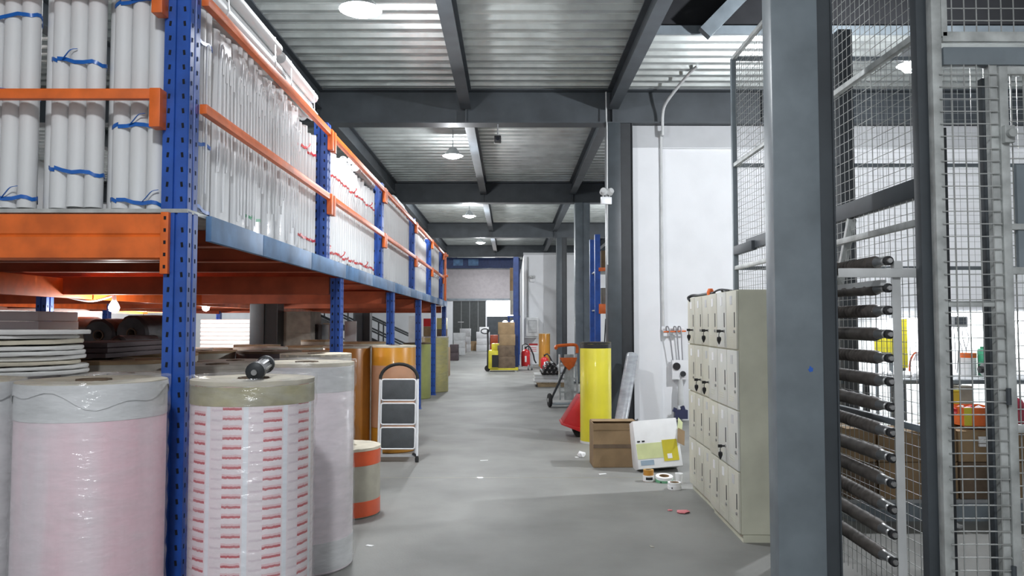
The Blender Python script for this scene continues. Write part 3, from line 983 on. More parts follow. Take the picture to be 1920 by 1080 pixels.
roll((1.125, 10.25, 0), 0.205, 1.315, 'bright yellow roll standing on the floor beside the red pallet jack', M['yellow_film'], None, top='black', bands=((1.235, 1.292, M['black']),), sleeve=(0.0, 0.03, M['white_film']))

# dark core plug lying on the printed roll
t = thing('core_plug', 'dark metal core plug lying on top of the red printed roll', 'core plug', (-1.222, 3.80, H + 0.052), (0.10, 0, 0.10))
MB().lathe([(0.0, -0.13), (0.03, -0.13), (0.045, -0.12), (0.045, -0.085), (0.034, -0.075), (0.032, 0.10), (0.044, 0.105), (0.044, 0.125), (0.02, 0.13), (0.0, 0.128)], seg=20, rot=(-PI / 2, 0, 0)).build('body', M['steel_dark'], t)
for k in range(7):
    a = 2 * PI * k / 7
    MB().obox((0.034 * math.cos(a), 0.012, 0.034 * math.sin(a)), (0.010, 0.15, 0.006), (0, PI / 2 - a, 0)).build('rib', M['chrome'], t)
MB().cyl((0, -0.145, 0), (0, -0.128, 0), 0.014, seg=10).build('pin', M['chrome'], t)

# rolls packed under the platform: cardboard ends seen from above
random.seed(21)
TOPS = ['card', 'card_grey', 'card_dark', 'card_grey', 'card']
rows = [(4.55, (-2.28, -2.94, -3.58)), (5.25, (-1.98, -2.62, -3.26, -3.9)), (5.95, (-2.3, -2.95, -3.6)),
        (6.62, (-2.34, -2.98, -3.62, -4.9)), (7.4, (-2.30, -2.92, -3.56)), (8.2, (-2.22, -2.84, -3.46, -5.0)), (8.9, (-2.24, -2.86, -3.48)),
        (10.4, (-1.98, -2.7, -3.4)), (11.9, (-2.2, -2.9))]
names = {4.55: 'brown ended roll in the row right behind the front wrapped rolls', 5.25: 'cardboard ended roll in the second row under the platform',
         5.95: 'cardboard ended roll in the third row under the platform', 6.62: 'cardboard ended roll in the fourth row under the platform',
         7.4: 'cardboard ended roll in the fifth row under the platform', 8.2: 'cardboard ended roll in the sixth row under the platform',
         8.9: 'cardboard ended roll next to the dark amber roll', 10.4: 'plum coloured roll under the platform behind the amber rolls', 11.9: 'dull roll far under the platform behind the amber rolls'}
BOD = ['grey_kraft', 'card_grey', 'dark_plum', 'card', 'grey_kraft']
for y, xs in rows:
    for i, x in enumerate(xs):
        hh = 1.27 + random.uniform(-0.03, 0.05) if y > 5 else 1.262
        k = random.randrange(5)
        bm_ = M['grey_kraft'] if y < 5 else M[BOD[(k + i) % 5]]
        roll((x + random.uniform(-0.006, 0.006), y, 0), 0.30, hh, names[y] + ', ' + ORD[i] + ' from the aisle', bm_, f'rolls under the platform, row {rows.index((y, xs)) + 1}', top=TOPS[k], seg=28)
roll((-1.815, 4.40, 0), 0.145, 1.17, 'narrow red wrapped roll right behind the blue corner upright', M['red_film'], None, seg=24)

# stack of white board discs on the second roll row
random.seed(5)
z = 1.272
for k in range(9):
    th = 0.021 + random.uniform(-0.003, 0.004)
    dx, dy = random.uniform(-0.05, 0.05), random.uniform(-0.03, 0.03)
    b = MB().lathe([(0, 0), (0.385, 0), (0.39, th * 0.3), (0.39, th * 0.8), (0.384, th), (0, th)], seg=40, jit=0.0015)
    o = b.build('board_disc', M['disc'] if k % 4 != 2 else M['card_top'])
    o.location = (-2.86 + dx, 4.40 + dy, z)
    o.rotation_euler = (random.uniform(-0.008, 0.008), random.uniform(-0.010, 0.010), 0)
    tag(o, 'white cardboard disc ' + ('at the bottom of the disc stack' if k == 0 else 'topmost on the disc stack' if k == 8 else f'{ORD[min(k, 9)]} from the bottom of the disc stack') + ' under the platform', 'disc', 'stack of board discs')
    z += th + 0.0065

# ================================================================ GOODS UNDER THE PLATFORM
def bulb(p, label, w=UNDER_W):
    t = thing('hanging_bulb', label, 'lamp', p, group='bulbs under the platform')
    MB().lathe([(0, 0.02), (0.02, 0.015), (0.045, -0.03), (0.055, -0.06), (0.045, -0.095), (0, -0.115)], seg=18).build('bulb', M['lamp_on'], t)
    MB().lathe([(0, 0.07), (0.02, 0.065), (0.022, 0.01), (0, 0.01)], seg=14).build('socket', M['white_paint'], t)
    MB().cyl((0, 0, 0.06), (0, 0, 0.16), 0.006, seg=6).build('cord', M['black'], t)
    light('POINT', (0, 0, -0.17), w, 0.05, (1, 0.97, 0.93), parent=t)


p = at(214, 566, 8.1)
bulb(p, 'bright bulb hanging under the platform behind the disc stack')
P = smooth_path([at(112, 552, 8.1), at(140, 560, 8.1), at(175, 564, 8.1), (p.x, p.y, p.z + 0.07)], 5)
tag(MB().tube(P, 0.012, 8).build('lamp_cable', M['ribbon']), 'white cable slung to the bulb under the platform', 'cable')
p2 = at(386, 570, 12.2)
bulb(p2, 'bright bulb hanging under the platform just past the corner upright', UNDER_W * 1.6)
bulb(Vector((-9.0, 19.0, 1.66)), 'added hidden bulb deep under the platform, brightening the white outer wall', UNDER_W * 5)  # added behind the dark rolls to brighten the outer wall


def block(name, label, cat, x0, x1, y0, y1, z0, z1, m, n=1, group=None, bev=0.006):
    """stacked block: one part per layer"""
    t = thing(name, label, cat, ((x0 + x1) / 2, (y0 + y1) / 2, z0), group=group)
    hx, hy, h = (x1 - x0) / 2, (y1 - y0) / 2, (z1 - z0) / n
    for k in range(n):
        j = random.uniform(-0.008, 0.008) if n > 1 else 0
        MB().box(-hx + j, hx + j, -hy, hy, k * h + 0.001, (k + 1) * h - 0.002).build('layer' if n > 1 else 'body', m, t, bevel=bev)
    return t


def carton(label, x0, x1, y0, y1, z0, z1, m='card', group=None, rz=0.0, name='cardboard_box', tape='card_grey'):
    t = thing(name, label, 'box', ((x0 + x1) / 2, (y0 + y1) / 2, z0), (0, 0, rz), group)
    hx, hy, h = (x1 - x0) / 2, (y1 - y0) / 2, z1 - z0
    MB().box(-hx, hx, -hy, hy, 0, h - 0.004).build('body', M[m], t, bevel=0.005)
    b = MB()
    b.box(-hx, hx, -hy, -0.003, h - 0.004, h)
    b.box(-hx, hx, 0.003, hy, h - 0.004, h)
    b.build('flap', M[m], t)
    MB().box(-hx - 0.001, hx + 0.001, -0.03, 0.03, h - 0.001, h + 0.0015).build('tape', M[tape], t)
    return t


def lying_roll(label, c, r, L, m, rz=0.0, name='wrapped_roll', group=None):
    t = thing(name, label, 'roll', c, (0, 0, rz), group)
    MB().lathe([(0.03, -L / 2 + 0.01), (r - 0.02, -L / 2), (r, -L / 2 + 0.02), (r * 1.01, 0), (r, L / 2 - 0.02), (r - 0.02, L / 2), (0.03, L / 2 - 0.01)], seg=24, jit=0.004, rot=(-PI / 2, 0, 0)).build('winding', m, t)
    MB().lathe([(0.035, -L / 2 - 0.003), (0.045, -L / 2 - 0.003), (0.045, L / 2 + 0.003), (0.035, L / 2 + 0.003)], seg=14, rot=(-PI / 2, 0, 0), close=True).build('core', M['card_dark'], t)
    return t


GD = 'dark wrapped rolls lying on the roll tops'
for px, py, Y, r, L, lab in ((218, 620, 6.6, 0.135, 0.55, 'dark wrapped roll lying end-on next to the bulb'), (290, 622, 6.6, 0.150, 0.6, 'dark wrapped roll lying end-on beside the blue corner upright'),
                             (146, 622, 7.5, 0.150, 0.5, 'dark wrapped roll lying left of the hanging bulb'), (255, 650, 6.10, 0.07, 0.5, 'small dark roll lying in front of the larger dark rolls')):
    c = at(px, py, Y)
    lying_roll(lab, (c.x, Y, 1.325 + r), r, L, M['dark_wrap'], random.uniform(-0.2, 0.2), group=GD)
c = at(195, 668, 5.6)
block('plum_panel_pack', 'dark plum panel pack lying flat right of the disc stack', 'panels', c.x - 0.17, c.x + 0.28, 5.1, 6.0, 1.325, 1.43, M['dark_plum'], 3)
# white panels at the far left, behind the discs
c0, c1 = at(-40, 600, 6.5), at(72, 600, 6.5)
block('white_panel_pack', 'pack of white panels at the edge above the disc stack', 'panels', c0.x, c1.x, 6.5, 7.1, 1.325, at(30, 583, 6.5).z, M['white_paint'], 4)
# bright white pipes piled beyond, on a crate
c0, c1 = at(384, 600, 13.4), at(476, 600, 13.4)
block('wooden_crate', 'tall crate under the pile of white pipes, mostly hidden', 'crate', c0.x - 0.05, c1.x + 0.05, 13.1, 14.2, 0.0, 1.13, M['card_dark'], 2)
zz = 1.13
for r_ in range(7):
    z0 = zz + r_ * 0.072
    t = tag(MB().cyl((c0.x, 13.25, z0 + 0.036), (c1.x, 13.25, z0 + 0.036), 0.0355, seg=12).build('white_pipe', M['tube']), 'white pipe lying in the front of the bright pile under the platform, ' + ORD[r_] + ' up', 'pipe', 'pile of white pipes under the platform')
    tag(MB().cyl((c0.x, 13.33, z0 + 0.036), (c1.x - 0.03, 13.33, z0 + 0.036), 0.0355, seg=12).build('white_pipe', M['tube']), 'white pipe lying at the back of the bright pile under the platform, ' + ORD[r_] + ' up', 'pipe', 'pile of white pipes under the platform')
# grey carton stack right of the black column
c0, c1 = at(526, 600, 12.9), at(588, 600, 12.9)
for k in range(5):
    carton('greyish carton ' + ORD[k] + ' from the bottom of the stack beside the black column', c0.x, c1.x, 12.7, 13.4, k * 0.352 + 0.001, (k + 1) * 0.352, 'card_grey', 'carton stack by the black column')
# darker bits between
for px0, px1, top, Y, m, lab in ((588, 604, 608, 13.0, 'black', 'narrow black case beside the grey carton stack'), (606, 626, 606, 14.2, 'card_dark', 'dark carton behind the second blue post')):
    a, e = at(px0, 600, Y), at(px1, 600, Y)
    carton(lab, a.x, e.x, Y, Y + 0.5, 0, at(px0, top, Y).z, m)
a, e = at(646, 600, 17.5), at(668, 600, 17.5)
block('white_bin', 'white board leaning in the gap past the second blue post', 'board', a.x, e.x, 17.5, 17.56, 0, at(650, 602, 17.5).z, M['white_paint'], 1)
a, e = at(664, 640, 13.6), at(680, 640, 13.6)
carton('small white carton on the plum rolls beyond the amber rolls', a.x, e.x, 11.9, 12.1, 1.33, 1.45, 'paper')

# staircase far behind, coming down to the right
st = thing('staircase', 'dark steel staircase with handrails seen under the platform', 'staircase', (-4.6, 26.0, 0))
YS = 26.0
A0, A1 = at(560, 588, YS), at(790, 694, YS)
dirv = (A1 - A0)


def stair_pt(f, dz=0.0, dy=0.0):
    return Vector((A0.x + dirv.x * f, YS + dy, A0.z + dirv.z * f + dz))


for dy in (0.0, 1.0):
    b = MB()
    q0, q1 = stair_pt(0.0, 0, dy), stair_pt(0.99, 0, dy)
    b.prism([(q0.x, q0.z + 0.22), (q1.x, q1.z + 0.22), (q1.x, max(0, q1.z - 0.26)), (q0.x, q0.z - 0.26)], 'y', YS + dy, YS + dy + 0.05)
    b.build('stringer', M['steel_dark'], st, world=True)
    for h in (0.55, 0.95):
        a, e = stair_pt(0.12, h, dy + 0.02), stair_pt(0.97, h, dy + 0.02)
        MB().cyl(a, e, 0.030, seg=8).build('handrail', M['steel_dark'], st, world=True)
    for f in (0.15, 0.4, 0.65, 0.95):
        MB().cyl(stair_pt(f, -0.05, dy + 0.02), stair_pt(f, 0.97, dy + 0.02), 0.026, seg=8).build('baluster', M['steel_dark'], st, world=True)
for k in range(14):
    q = stair_pt(k / 13.0 * 0.96)
    if q.z > 0.02:
        MB().box(q.x - 0.15, q.x + 0.15, YS + 0.05, YS + 1.0, q.z - 0.03, q.z).build('tread', M['steel'], st, world=True)
# pillar of goods: shelving with boxes beyond the last yellow roll
random.seed(11)
for k, (px, py0, py1, m, lab) in enumerate(((775, 592, 651, 'paper', 'pale carton column seen past the third blue post'), (803, 597, 612, 'red', 'red carton on the goods stack past the fourth blue post'),
                                            (803, 612, 630, 'card', 'brown carton under the red carton past the fourth blue post'), (803, 630, 651, 'card_dark', 'dark carton at the foot of the goods stack past the fourth blue post'),
                                            (828, 596, 617, 'yellow_pale', 'yellowish carton topmost past the fifth blue post'), (828, 617, 651, 'card_dark', 'dark carton under the yellowish carton past the fifth blue post'))):
    Y = 23.0
    a = at(px - 9, py0, Y)
    e = at(px + 9, py1, Y)
    carton(lab, a.x, e.x, Y, Y + 0.4, e.z, a.z - 0.004, m, 'cartons beyond the yellow rolls')
carton('big carton carrying the goods stack past the yellow rolls', at(764, 600, 23).x, at(841, 600, 23).x, 23.0, 23.7, 0, at(800, 652, 23).z, 'card')

# ================================================================ STEP LADDER
sl = thing('step_ladder', 'white folded step ladder with grey treads leaning on the amber roll', 'ladder', (-1.27, 8.78, 0), (-0.09, 0, 0))
hw, Hh = 0.218, 0.93
for s in (-1, 1):
    MB().tube(smooth_path([(s * hw, 0.0, 0.03), (s * hw, 0.0, 0.5), (s * hw * 0.98, 0, Hh)], 3), 0.0135, 10).build('leg', M['white_paint'], sl)
    MB().tube([(s * (hw - 0.028), 0.05, 0.06), (s * (hw - 0.028), 0.04, 0.9)], 0.011, 8).build('rear_leg', M['white_paint'], sl)
    MB().lathe([(0, 0), (0.02, 0), (0.022, 0.04), (0.016, 0.07), (0, 0.07)], (s * hw, 0, 0), seg=12).build('rubber_foot', M['rubber'], sl)
arc = [(hw * 0.98 * math.cos(a), 0, Hh + 0.17 * math.sin(a)) for a in [PI * k / 14 for k in range(15)]]
MB().tube(arc, 0.019, 10).build('handle', M['rubber'], sl)
for z0 in (0.15, 0.42, 0.69):
    f = MB()
    x, h, r = hw - 0.024, 0.235, 0.025
    P = []
    for cx, cz, a0 in ((x - r, z0 + h - r, 0), (-x + r, z0 + h - r, PI / 2), (-x + r, z0 + r, PI), (x - r, z0 + r, 1.5 * PI)):
        for k in range(4):
            a = a0 + k * PI / 6
            P.append((cx + r * math.cos(a), -0.022, cz + r * math.sin(a)))
    f.tube(P + P[:2], 0.0095, 8)
    fr = f.build('step', M['white_paint'], sl)
    MB().obox((0, -0.022, z0 + h / 2), (2 * x - 0.018, 0.012, h - 0.018)).build('tread', M['tread'], fr, bevel=0.004)
MB().box(-hw + 0.02, hw - 0.02, 0.03, 0.05, 0.055, 0.085).build('cross_bar', M['white_paint'], sl, bevel=0.004)
MB().obox((hw - 0.03, 0.02, 0.085), (0.05, 0.06, 0.025), (0, 0.5, 0)).build('corner_cap', M['black'], sl)

# ================================================================ LOCKERS
def locker(loc, rz, label, keys, light_doors, gap_cards):
    t = thing('locker', label, 'locker', loc, (0, 0, rz), 'twelve door lockers')
    Wd, D, Hk = 0.90, 0.35, 1.80
    b = MB()                      # local: front face at x=0 looking to -x, width along y
    b.box(0.016, D, 0.0, 0.012, 0.06, Hk)
    b.box(0.016, D, Wd - 0.012, Wd, 0.06, Hk)
    b.box(0.016, D, 0.012, Wd - 0.012, Hk - 0.012, Hk)
    b.box(0.016, D, 0.012, Wd - 0.012, 0.06, 0.075)
    b.box(D - 0.012, D, 0.012, Wd - 0.012, 0.075, Hk - 0.012)
    for k in range(1, 4):
        b.box(0.016, D - 0.012, 0.012, Wd - 0.012, 0.06 + k * 0.435 - 0.008, 0.06 + k * 0.435 + 0.008)
    for k in (1, 2):
        b.box(0.016, D - 0.012, k * 0.3 - 0.006, k * 0.3 + 0.006, 0.075, Hk - 0.012)
    b.build('body', M['locker_side'], t)
    MB().box(0.03, D - 0.01, 0.01, Wd - 0.01, 0.0, 0.06).build('plinth', M['locker_side'], t)
    for r in range(4):
        for c in range(3):
            y0, y1 = c * 0.3 + 0.006, (c + 1) * 0.3 - 0.006
            z0, z1 = 0.06 + r * 0.435 + 0.006, 0.06 + (r + 1) * 0.435 - 0.006
            d = MB().box(0.0, 0.0155, y0, y1, z0, z1).build('door', M['locker_light'] if (r, c) in light_doors else M['locker'], t, bevel=0.003)
            hy = y0 + 0.05
            zc = (z0 + z1) / 2
            MB().box(-0.0015, 0.004, hy - 0.009, hy + 0.009, zc - 0.055, zc + 0.055).build('slot', M['hole'], d)
            cb = MB().box(-0.0022, 0.001, (y0 + y1) / 2 - 0.03, (y0 + y1) / 2 + 0.03, z1 - 0.10, z1 - 0.035)
            cb.build('card_holder', M['paper'] if (r * 3 + c) % 3 else M['grey_light'], d)
            vb = MB()
            for k in range(3):
                vb.box(-0.0012, 0.001, y0 + 0.10, y1 - 0.06, z0 + 0.05 + k * 0.016, z0 + 0.054 + k * 0.016)
            vb.build('vent', M['locker_side'], d)
            MB().cyl((0.002, hy, zc - 0.085), (-0.008, hy, zc - 0.085), 0.011, seg=12).build('lock', M['chrome'], d)
            if (r, c) in keys:
                kb = MB().cyl((-0.006, hy, zc - 0.085), (-0.045, hy, zc - 0.085), 0.007, seg=8)
                kb.obox((-0.045, hy, zc - 0.085), (0.03, 0.012, 0.022))
                kb.tube([(-0.04, hy, zc - 0.095), (-0.042, hy + 0.004, zc - 0.115), (-0.042, hy, zc - 0.13)], 0.003, 6)
                kb.lathe([(0, 0.022), (0.016, 0.012), (0.017, -0.008), (0.006, -0.035), (0, -0.045)], (-0.042, hy, zc - 0.145), seg=10)
                kb.build('key', M['black'], d)
    return t


L1 = locker((1.625, 5.56, 0), -0.030, 'grey beige twelve door locker standing nearest the big column', {(3, 1), (1, 1)}, {(2, 0), (2, 1), (2, 2), (3, 1), (1, 0), (1, 1)}, 0)
L2 = locker((1.672, 6.48, 0), -0.022, 'grey beige twelve door locker standing beyond the first, nearer the boxes', {(2, 1), (2, 0), (3, 0), (3, 2)}, set(), 0)
t = thing('cable_loop', 'loop of black cable lying on top of the near locker', 'cable', (1.72, 6.20, 1.80))
MB().tube(smooth_path([(0, -0.12, 0.012), (-0.02, 0.02, 0.03), (0.03, 0.12, 0.012), (0.09, 0.02, 0.02), (0.05, -0.10, 0.012), (-0.02, 0.05, 0.03), (-0.045, 0.17, 0.012)], 5), 0.008, 8).build('cable', M['black'], t)
t = thing('door_closer', 'black bent bracket with orange cap lying on the far locker top', 'bracket', (1.74, 6.90, 1.80))
MB().tube(smooth_path([(0.0, -0.30, 0.016), (0.0, 0.0, 0.016), (0.0, 0.26, 0.016), (-0.02, 0.40, 0.02), (-0.05, 0.44, 0.0), (-0.05, 0.36, -0.03)], 4), 0.014, 8).build('arm', M['steel_dark'], t)
MB().lathe([(0, 0), (0.028, 0), (0.032, 0.03), (0.02, 0.06), (0, 0.06)], (0.0, -0.18, 0.0), seg=14).build('cap', M['orange'], t)

# ================================================================ BOXES, TAPE AND SCRAPS ON THE FLOOR
t = thing('cardboard_box', 'brown cardboard box standing on the floor before the bright yellow roll', 'box', (1.145, 8.62, 0), (0, 0, 0.02))
Wb, Db, Hb = 0.50, 0.34, 0.475
b = MB()
b.box(-Wb / 2, Wb / 2, -Db / 2, -Db / 2 + 0.006, 0, Hb)
b.box(-Wb / 2, Wb / 2, Db / 2 - 0.006, Db / 2, 0, Hb)
b.box(-Wb / 2, -Wb / 2 + 0.006, -Db / 2 + 0.006, Db / 2 - 0.006, 0, Hb)
b.box(Wb / 2 - 0.006, Wb / 2, -Db / 2 + 0.006, Db / 2 - 0.006, 0, Hb)
b.box(-Wb / 2, Wb / 2, -Db / 2, Db / 2, 0.0, 0.006)
b.build('body', M['card'], t)
MB().obox((0, Db / 2 - 0.07, Hb + 0.002), (Wb - 0.02, 0.15, 0.005), (0.05, 0, 0)).build('flap', M['card'], t)
MB().obox((0, -Db / 2 - 0.004, Hb - 0.035), (Wb, 0.004, 0.07), (0.06, 0, 0)).build('flap', M['card'], t)
MB().box(-Wb / 2, Wb / 2, -Db / 2 - 0.0035, -Db / 2, 0.21, 0.25).build('tape', M['card_dark'], t)

wb = thing('printed_box', 'white and yellow printed carton tilted on tape rolls beside the lockers', 'box', (1.575, 8.16, 0.055), (-0.26, -0.075, 0.06))
Wb, Db, Hb = 0.47, 0.30, 0.50
MB().box(-Wb / 2, Wb / 2, 0, Db, 0, Hb).build('body', M['paper'], wb, bevel=0.004)
MB().box(-Wb / 2 + 0.004, Wb / 2 - 0.15, -0.0025, 0, 0.10, 0.26).build('print_green', M['box_green'], wb)
MB().box(Wb / 2 - 0.19, Wb / 2 - 0.03, -0.004, -0.0026, 0.06, 0.28).build('print_yellow', M['box_yellow'], wb)
MB().box(-Wb / 2 + 0.03, -Wb / 2 + 0.17, -0.003, 0, 0.035, 0.085).build('print_label', M['box_blue'], wb)
MB().box(Wb / 2 - 0.15, Wb / 2 - 0.10, -0.006, -0.004, 0.085, 0.135).build('print_mark', M['paper'], wb)
for k in range(2):
    MB().box(-Wb / 2 + 0.02 + k * 0.05, -Wb / 2 + 0.05 + k * 0.05, -0.003, 0, 0.275, 0.29).build('print_dot', M['black'], wb)
MB().obox((Wb / 2 + 0.03, 0.02, 0.30), (0.12, 0.004, 0.16), (0, 0.3, 0.7)).build('flap', M['card'], wb)
MB().obox((Wb / 2 + 0.045, 0.05, 0.42), (0.10, 0.004, 0.14), (0, 0.5, 0.9)).build('flap', M['box_green'], wb)


def tape_roll(label, loc, ro, ri, w, side, rot=(0, 0, 0), bandm=None, marks=0):
    t = thing('tape_roll', label, 'tape', loc, rot, 'tape rolls on the floor')
    MB().lathe([(ri, 0.001), (ro, 0), (ro, w), (ri, w)], seg=28, close=True).build('winding', side, t)
    MB().lathe([(ri - 0.004, 0.0), (ri, 0.0), (ri, w), (ri - 0.004, w)], seg=24, close=True).build('core', M['card'], t)
    if bandm:
        bd = MB().lathe([(ro, w * 0.02), (ro + 0.0025, w * 0.04), (ro + 0.0025, w * 0.52), (ro, w * 0.54)], seg=28).build('label_band', bandm, t)
        if marks:
            for k in range(marks):
                a = -PI / 2 - 0.55 + k * 1.1 / max(1, marks - 1)
                MB().obox(((ro + 0.003) * math.cos(a), (ro + 0.003) * math.sin(a), w * 0.30), (0.0025, 0.010, w * 0.22), (0, 0, a)).build('print_mark', M['black'], bd)


tape_roll('orange tape roll with lettered white band standing under the printed carton', (1.365, 7.72, 0.0), 0.052, 0.034, 0.115, M['amber'], (0, 0, 0), M['paper'], 7)
tape_roll('white and green tape roll lying under the printed carton', (1.515, 7.70, 0.0), 0.085, 0.05, 0.06, M['paper'], (0.12, 0, 0), M['green_tape'], 2)
tape_roll('white tape roll with a small black letter near the locker foot', (1.545, 7.36, 0.0), 0.062, 0.045, 0.065, M['paper'], (0, 0, 0), M['paper'], 1)
t = thing('paper_cup', 'white paper cup standing on the floor against the locker foot', 'cup', (1.645, 7.62, 0))
MB().lathe([(0, 0.002), (0.028, 0), (0.038, 0.095), (0.035, 0.095), (0.026, 0.006), (0, 0.006)], seg=20).build('cup', M['paper'], t)
MB().lathe([(0.036, 0.092), (0.040, 0.095), (0.038, 0.099), (0.035, 0.096)], seg=20, close=True).build('rim', M['paper'], t)


def crumple(name, label, loc, r, m, flat=1.0, seed=1, cat='scrap'):
    random.seed(seed)
    b = MB()
    bmesh.ops.create_icosphere(b.bm, subdivisions=2, radius=r)
    for v in b.bm.verts:
        v.co *= random.uniform(0.65, 1.12)
        v.co.z = max(v.co.z * flat, -r * 0.6 * flat) + r * 0.6 * flat
    o = b.build(name, M[m], smooth=False)
    o.location = loc
    tag(o, label, cat)


crumple('crumpled_paper', 'crumpled white paper on the floor beside the cardboard box', (0.83, 9.12, 0), 0.05, 'paper', 0.9, 3)
crumple('plastic_scrap', 'crumpled pink plastic scrap on the floor before the lockers', (1.42, 6.45, 0), 0.06, 'pink', 0.22, 4)
crumple('plastic_scrap', 'little pink scrap on the floor further out from the lockers', (1.33, 6.52, 0), 0.025, 'pink', 0.2, 9)


def flake(label, x, y, a, b_, rz, m='paper'):
    o = MB().prism([(-a, -b_), (a * 0.9, -b_ * 0.8), (a, b_ * 0.7), (-a * 0.8, b_)], 'z', 0.0006, 0.004).build('paper_scrap', M[m])
    o.location = (x, y, 0)
    o.rotation_euler = (0, 0, rz)
    tag(o, label, 'scrap')


q = lambda px, py: 1450.0 * EYE / (py - 608.0)
for px, py, a, b_, m, lab in ((697, 1017, 0.028, 0.015, 'paper', 'white scrap of tape on the floor near the wrapped rolls'), (908, 861, 0.05, 0.02, 'paper', 'flat white scrap lying in the middle of the aisle floor'),
                              (1218, 1019, 0.022, 0.012, 'card_grey', 'small beige scrap on the floor before the near locker'), (1128, 886, 0.045, 0.02, 'paper', 'white scrap on the floor in front of the brown cardboard box'),
                              (1080, 855, 0.03, 0.02, 'paper', 'white scrap just beside the crumpled paper'), (818, 824, 0.03, 0.02, 'card_grey', 'grey strip on the floor beside the step ladder')):
    Y = q(px, py)
    flake(lab, (px - 957) / 1450 * Y, Y, a, b_, random.uniform(0, 3), m)

# grey film tube leaning on the corner column
c0, c1 = Vector((1.60, 11.35, 0.075)), Vector((1.90, 12.10, 1.06))
t = thing('leaning_roll', 'grey film roll leaning against the corner column by the yellow roll', 'roll', c0)
MB().tube([c0, c0 + (c1 - c0) * 0.5, c1], 0.095, 22).build('winding', M['silver_film'], t, world=True)
dv = (c1 - c0).normalized()
MB().tube([c1 - dv * 0.02, c1 + dv * 0.004], 0.05, 14).build('core', M['card_dark'], t, world=True)

# air filter unit on the white wall, below the pipe
fu = thing('air_regulator', 'white wall bracket with hoses, black gauge and hanging bottle beside the lockers', 'regulator', (xc, 12.47, 1.45))
MB().box(-0.02, 0.34, -0.03, 0.03, 0.0, 0.05).build('manifold', M['white_paint'], fu, bevel=0.008)
b = MB()
b.box(0.0, 0.10, -0.06, 0.03, -0.09, 0.0)
b.box(0.16, 0.24, -0.06, 0.03, -0.07, 0.0)
b.build('valve_block', M['white_paint'], fu, bevel=0.01)
MB().cyl((0.0, -0.07, -0.02), (0.36, -0.07, -0.01), 0.012, seg=8).build('orange_bar', M['orange'], fu)
for x0, x1, z1 in ((0.17, 0.29, -0.62), (0.24, 0.34, -0.62), (0.05, 0.20, -0.70)):
    P = smooth_path([(x0, -0.05, -0.03), (x0 - 0.01, -0.10, 0.06), (x0 + 0.03, -0.11, 0.02), ((x0 + x1) / 2, -0.08, -0.30), (x1 - 0.03, -0.06, z1)], 5)
    MB().tube(P, 0.011, 8).build('hose', M['hose'], fu)
MB().box(0.13, 0.40, -0.08, 0.03, -0.78, -0.47).build('mounting_board', M['plaster'], fu, bevel=0.006)
MB().lathe([(0, 0.03), (0.055, 0.03), (0.06, 0.02), (0.06, 0.0), (0, 0.0)], (0.20, -0.08, -0.57), seg=20, rot=(PI / 2, 0, 0)).build('gauge', M['black'], fu)
MB().lathe([(0, 0.05), (0.04, 0.05), (0.045, 0.02), (0.045, 0.0), (0, 0.0)], (0.30, -0.08, -0.69), seg=18, rot=(PI / 2, 0.5, 0)).build('knob', M['steel_dark'], fu)
P = smooth_path([(0.27, -0.09, -0.73), (0.255, -0.09, -0.85), (0.285, -0.09, -1.0), (0.26, -0.09, -1.15)], 4)
MB().tube(P, 0.008, 8).build('hose', M['hose'], fu)
MB().lathe([(0, -0.78), (0.03, -0.78), (0.045, -0.90), (0.05, -1.16), (0.045, -1.19), (0, -1.19)], (0.26, -0.08, 0.0), seg=16).build('bottle', M['grey_light'], fu)
b = MB().box(0.16, 0.36, -0.14, -0.02, -1.40, -1.26)
b.obox((0.16, -0.10, -1.26), (0.05, 0.05, 0.07), (0, 0.4, 0))
b.obox((0.29, -0.10, -1.24), (0.06, 0.06, 0.08), (0, -0.3, 0))
b.build('drain_pump', M['purple'], fu)

# ================================================================ PALLET JACK
pj = thing('pallet_jack', 'red pallet jack parked behind the bright yellow roll', 'pallet jack', (0.99, 10.85, 0))
b = MB()
b.prism([(-0.28, 0.20), (-0.05, 0.56), (0.06, 0.56), (0.10, 0.20), (0.10, 0.12), (-0.05, 0.11)], 'y', -0.24, 0.24)
b.build('body', M['red'], pj, bevel=0.012)
MB().prism([(-0.30, 0.185), (-0.28, 0.205), (0.02, 0.13), (0.02, 0.09), (-0.05, 0.09)], 'y', -0.26, 0.26).build('toe_guard', M['red'], pj, bevel=0.006)
for s in (-1, 1):
    f = MB().prism([(0.09, 0.10), (0.85, 0.07), (0.95, 0.03), (0.95, 0.08), (0.85, 0.155), (0.09, 0.185)], 'y', s * 0.17 - 0.075, s * 0.17 + 0.075)
    fo = f.build('fork', M['red'], pj, bevel=0.005)
    MB().cyl((0.80, s * 0.17 - 0.05, 0.045), (0.80, s * 0.17 + 0.05, 0.045), 0.045, seg=16).build('roller', M['grey_light'], fo)
MB().cyl((-0.04, -0.13, 0.085), (-0.04, 0.13, 0.085), 0.085, seg=20).build('wheel', M['rubber'], pj)
MB().tube([(0.02, 0, 0.50), (0.08, 0, 0.75), (0.13, 0, 1.02)], 0.022, 10).build('tiller', M['red'], pj)
hnd = [(0.145 + 0.02 * math.sin(a), 0.10 * math.cos(a), 1.10 + 0.09 * math.sin(a)) for a in [2 * PI * k / 16 for k in range(16)]]
MB().tube(hnd + hnd[:1], 0.014, 8).build('handle', M['black'], pj)

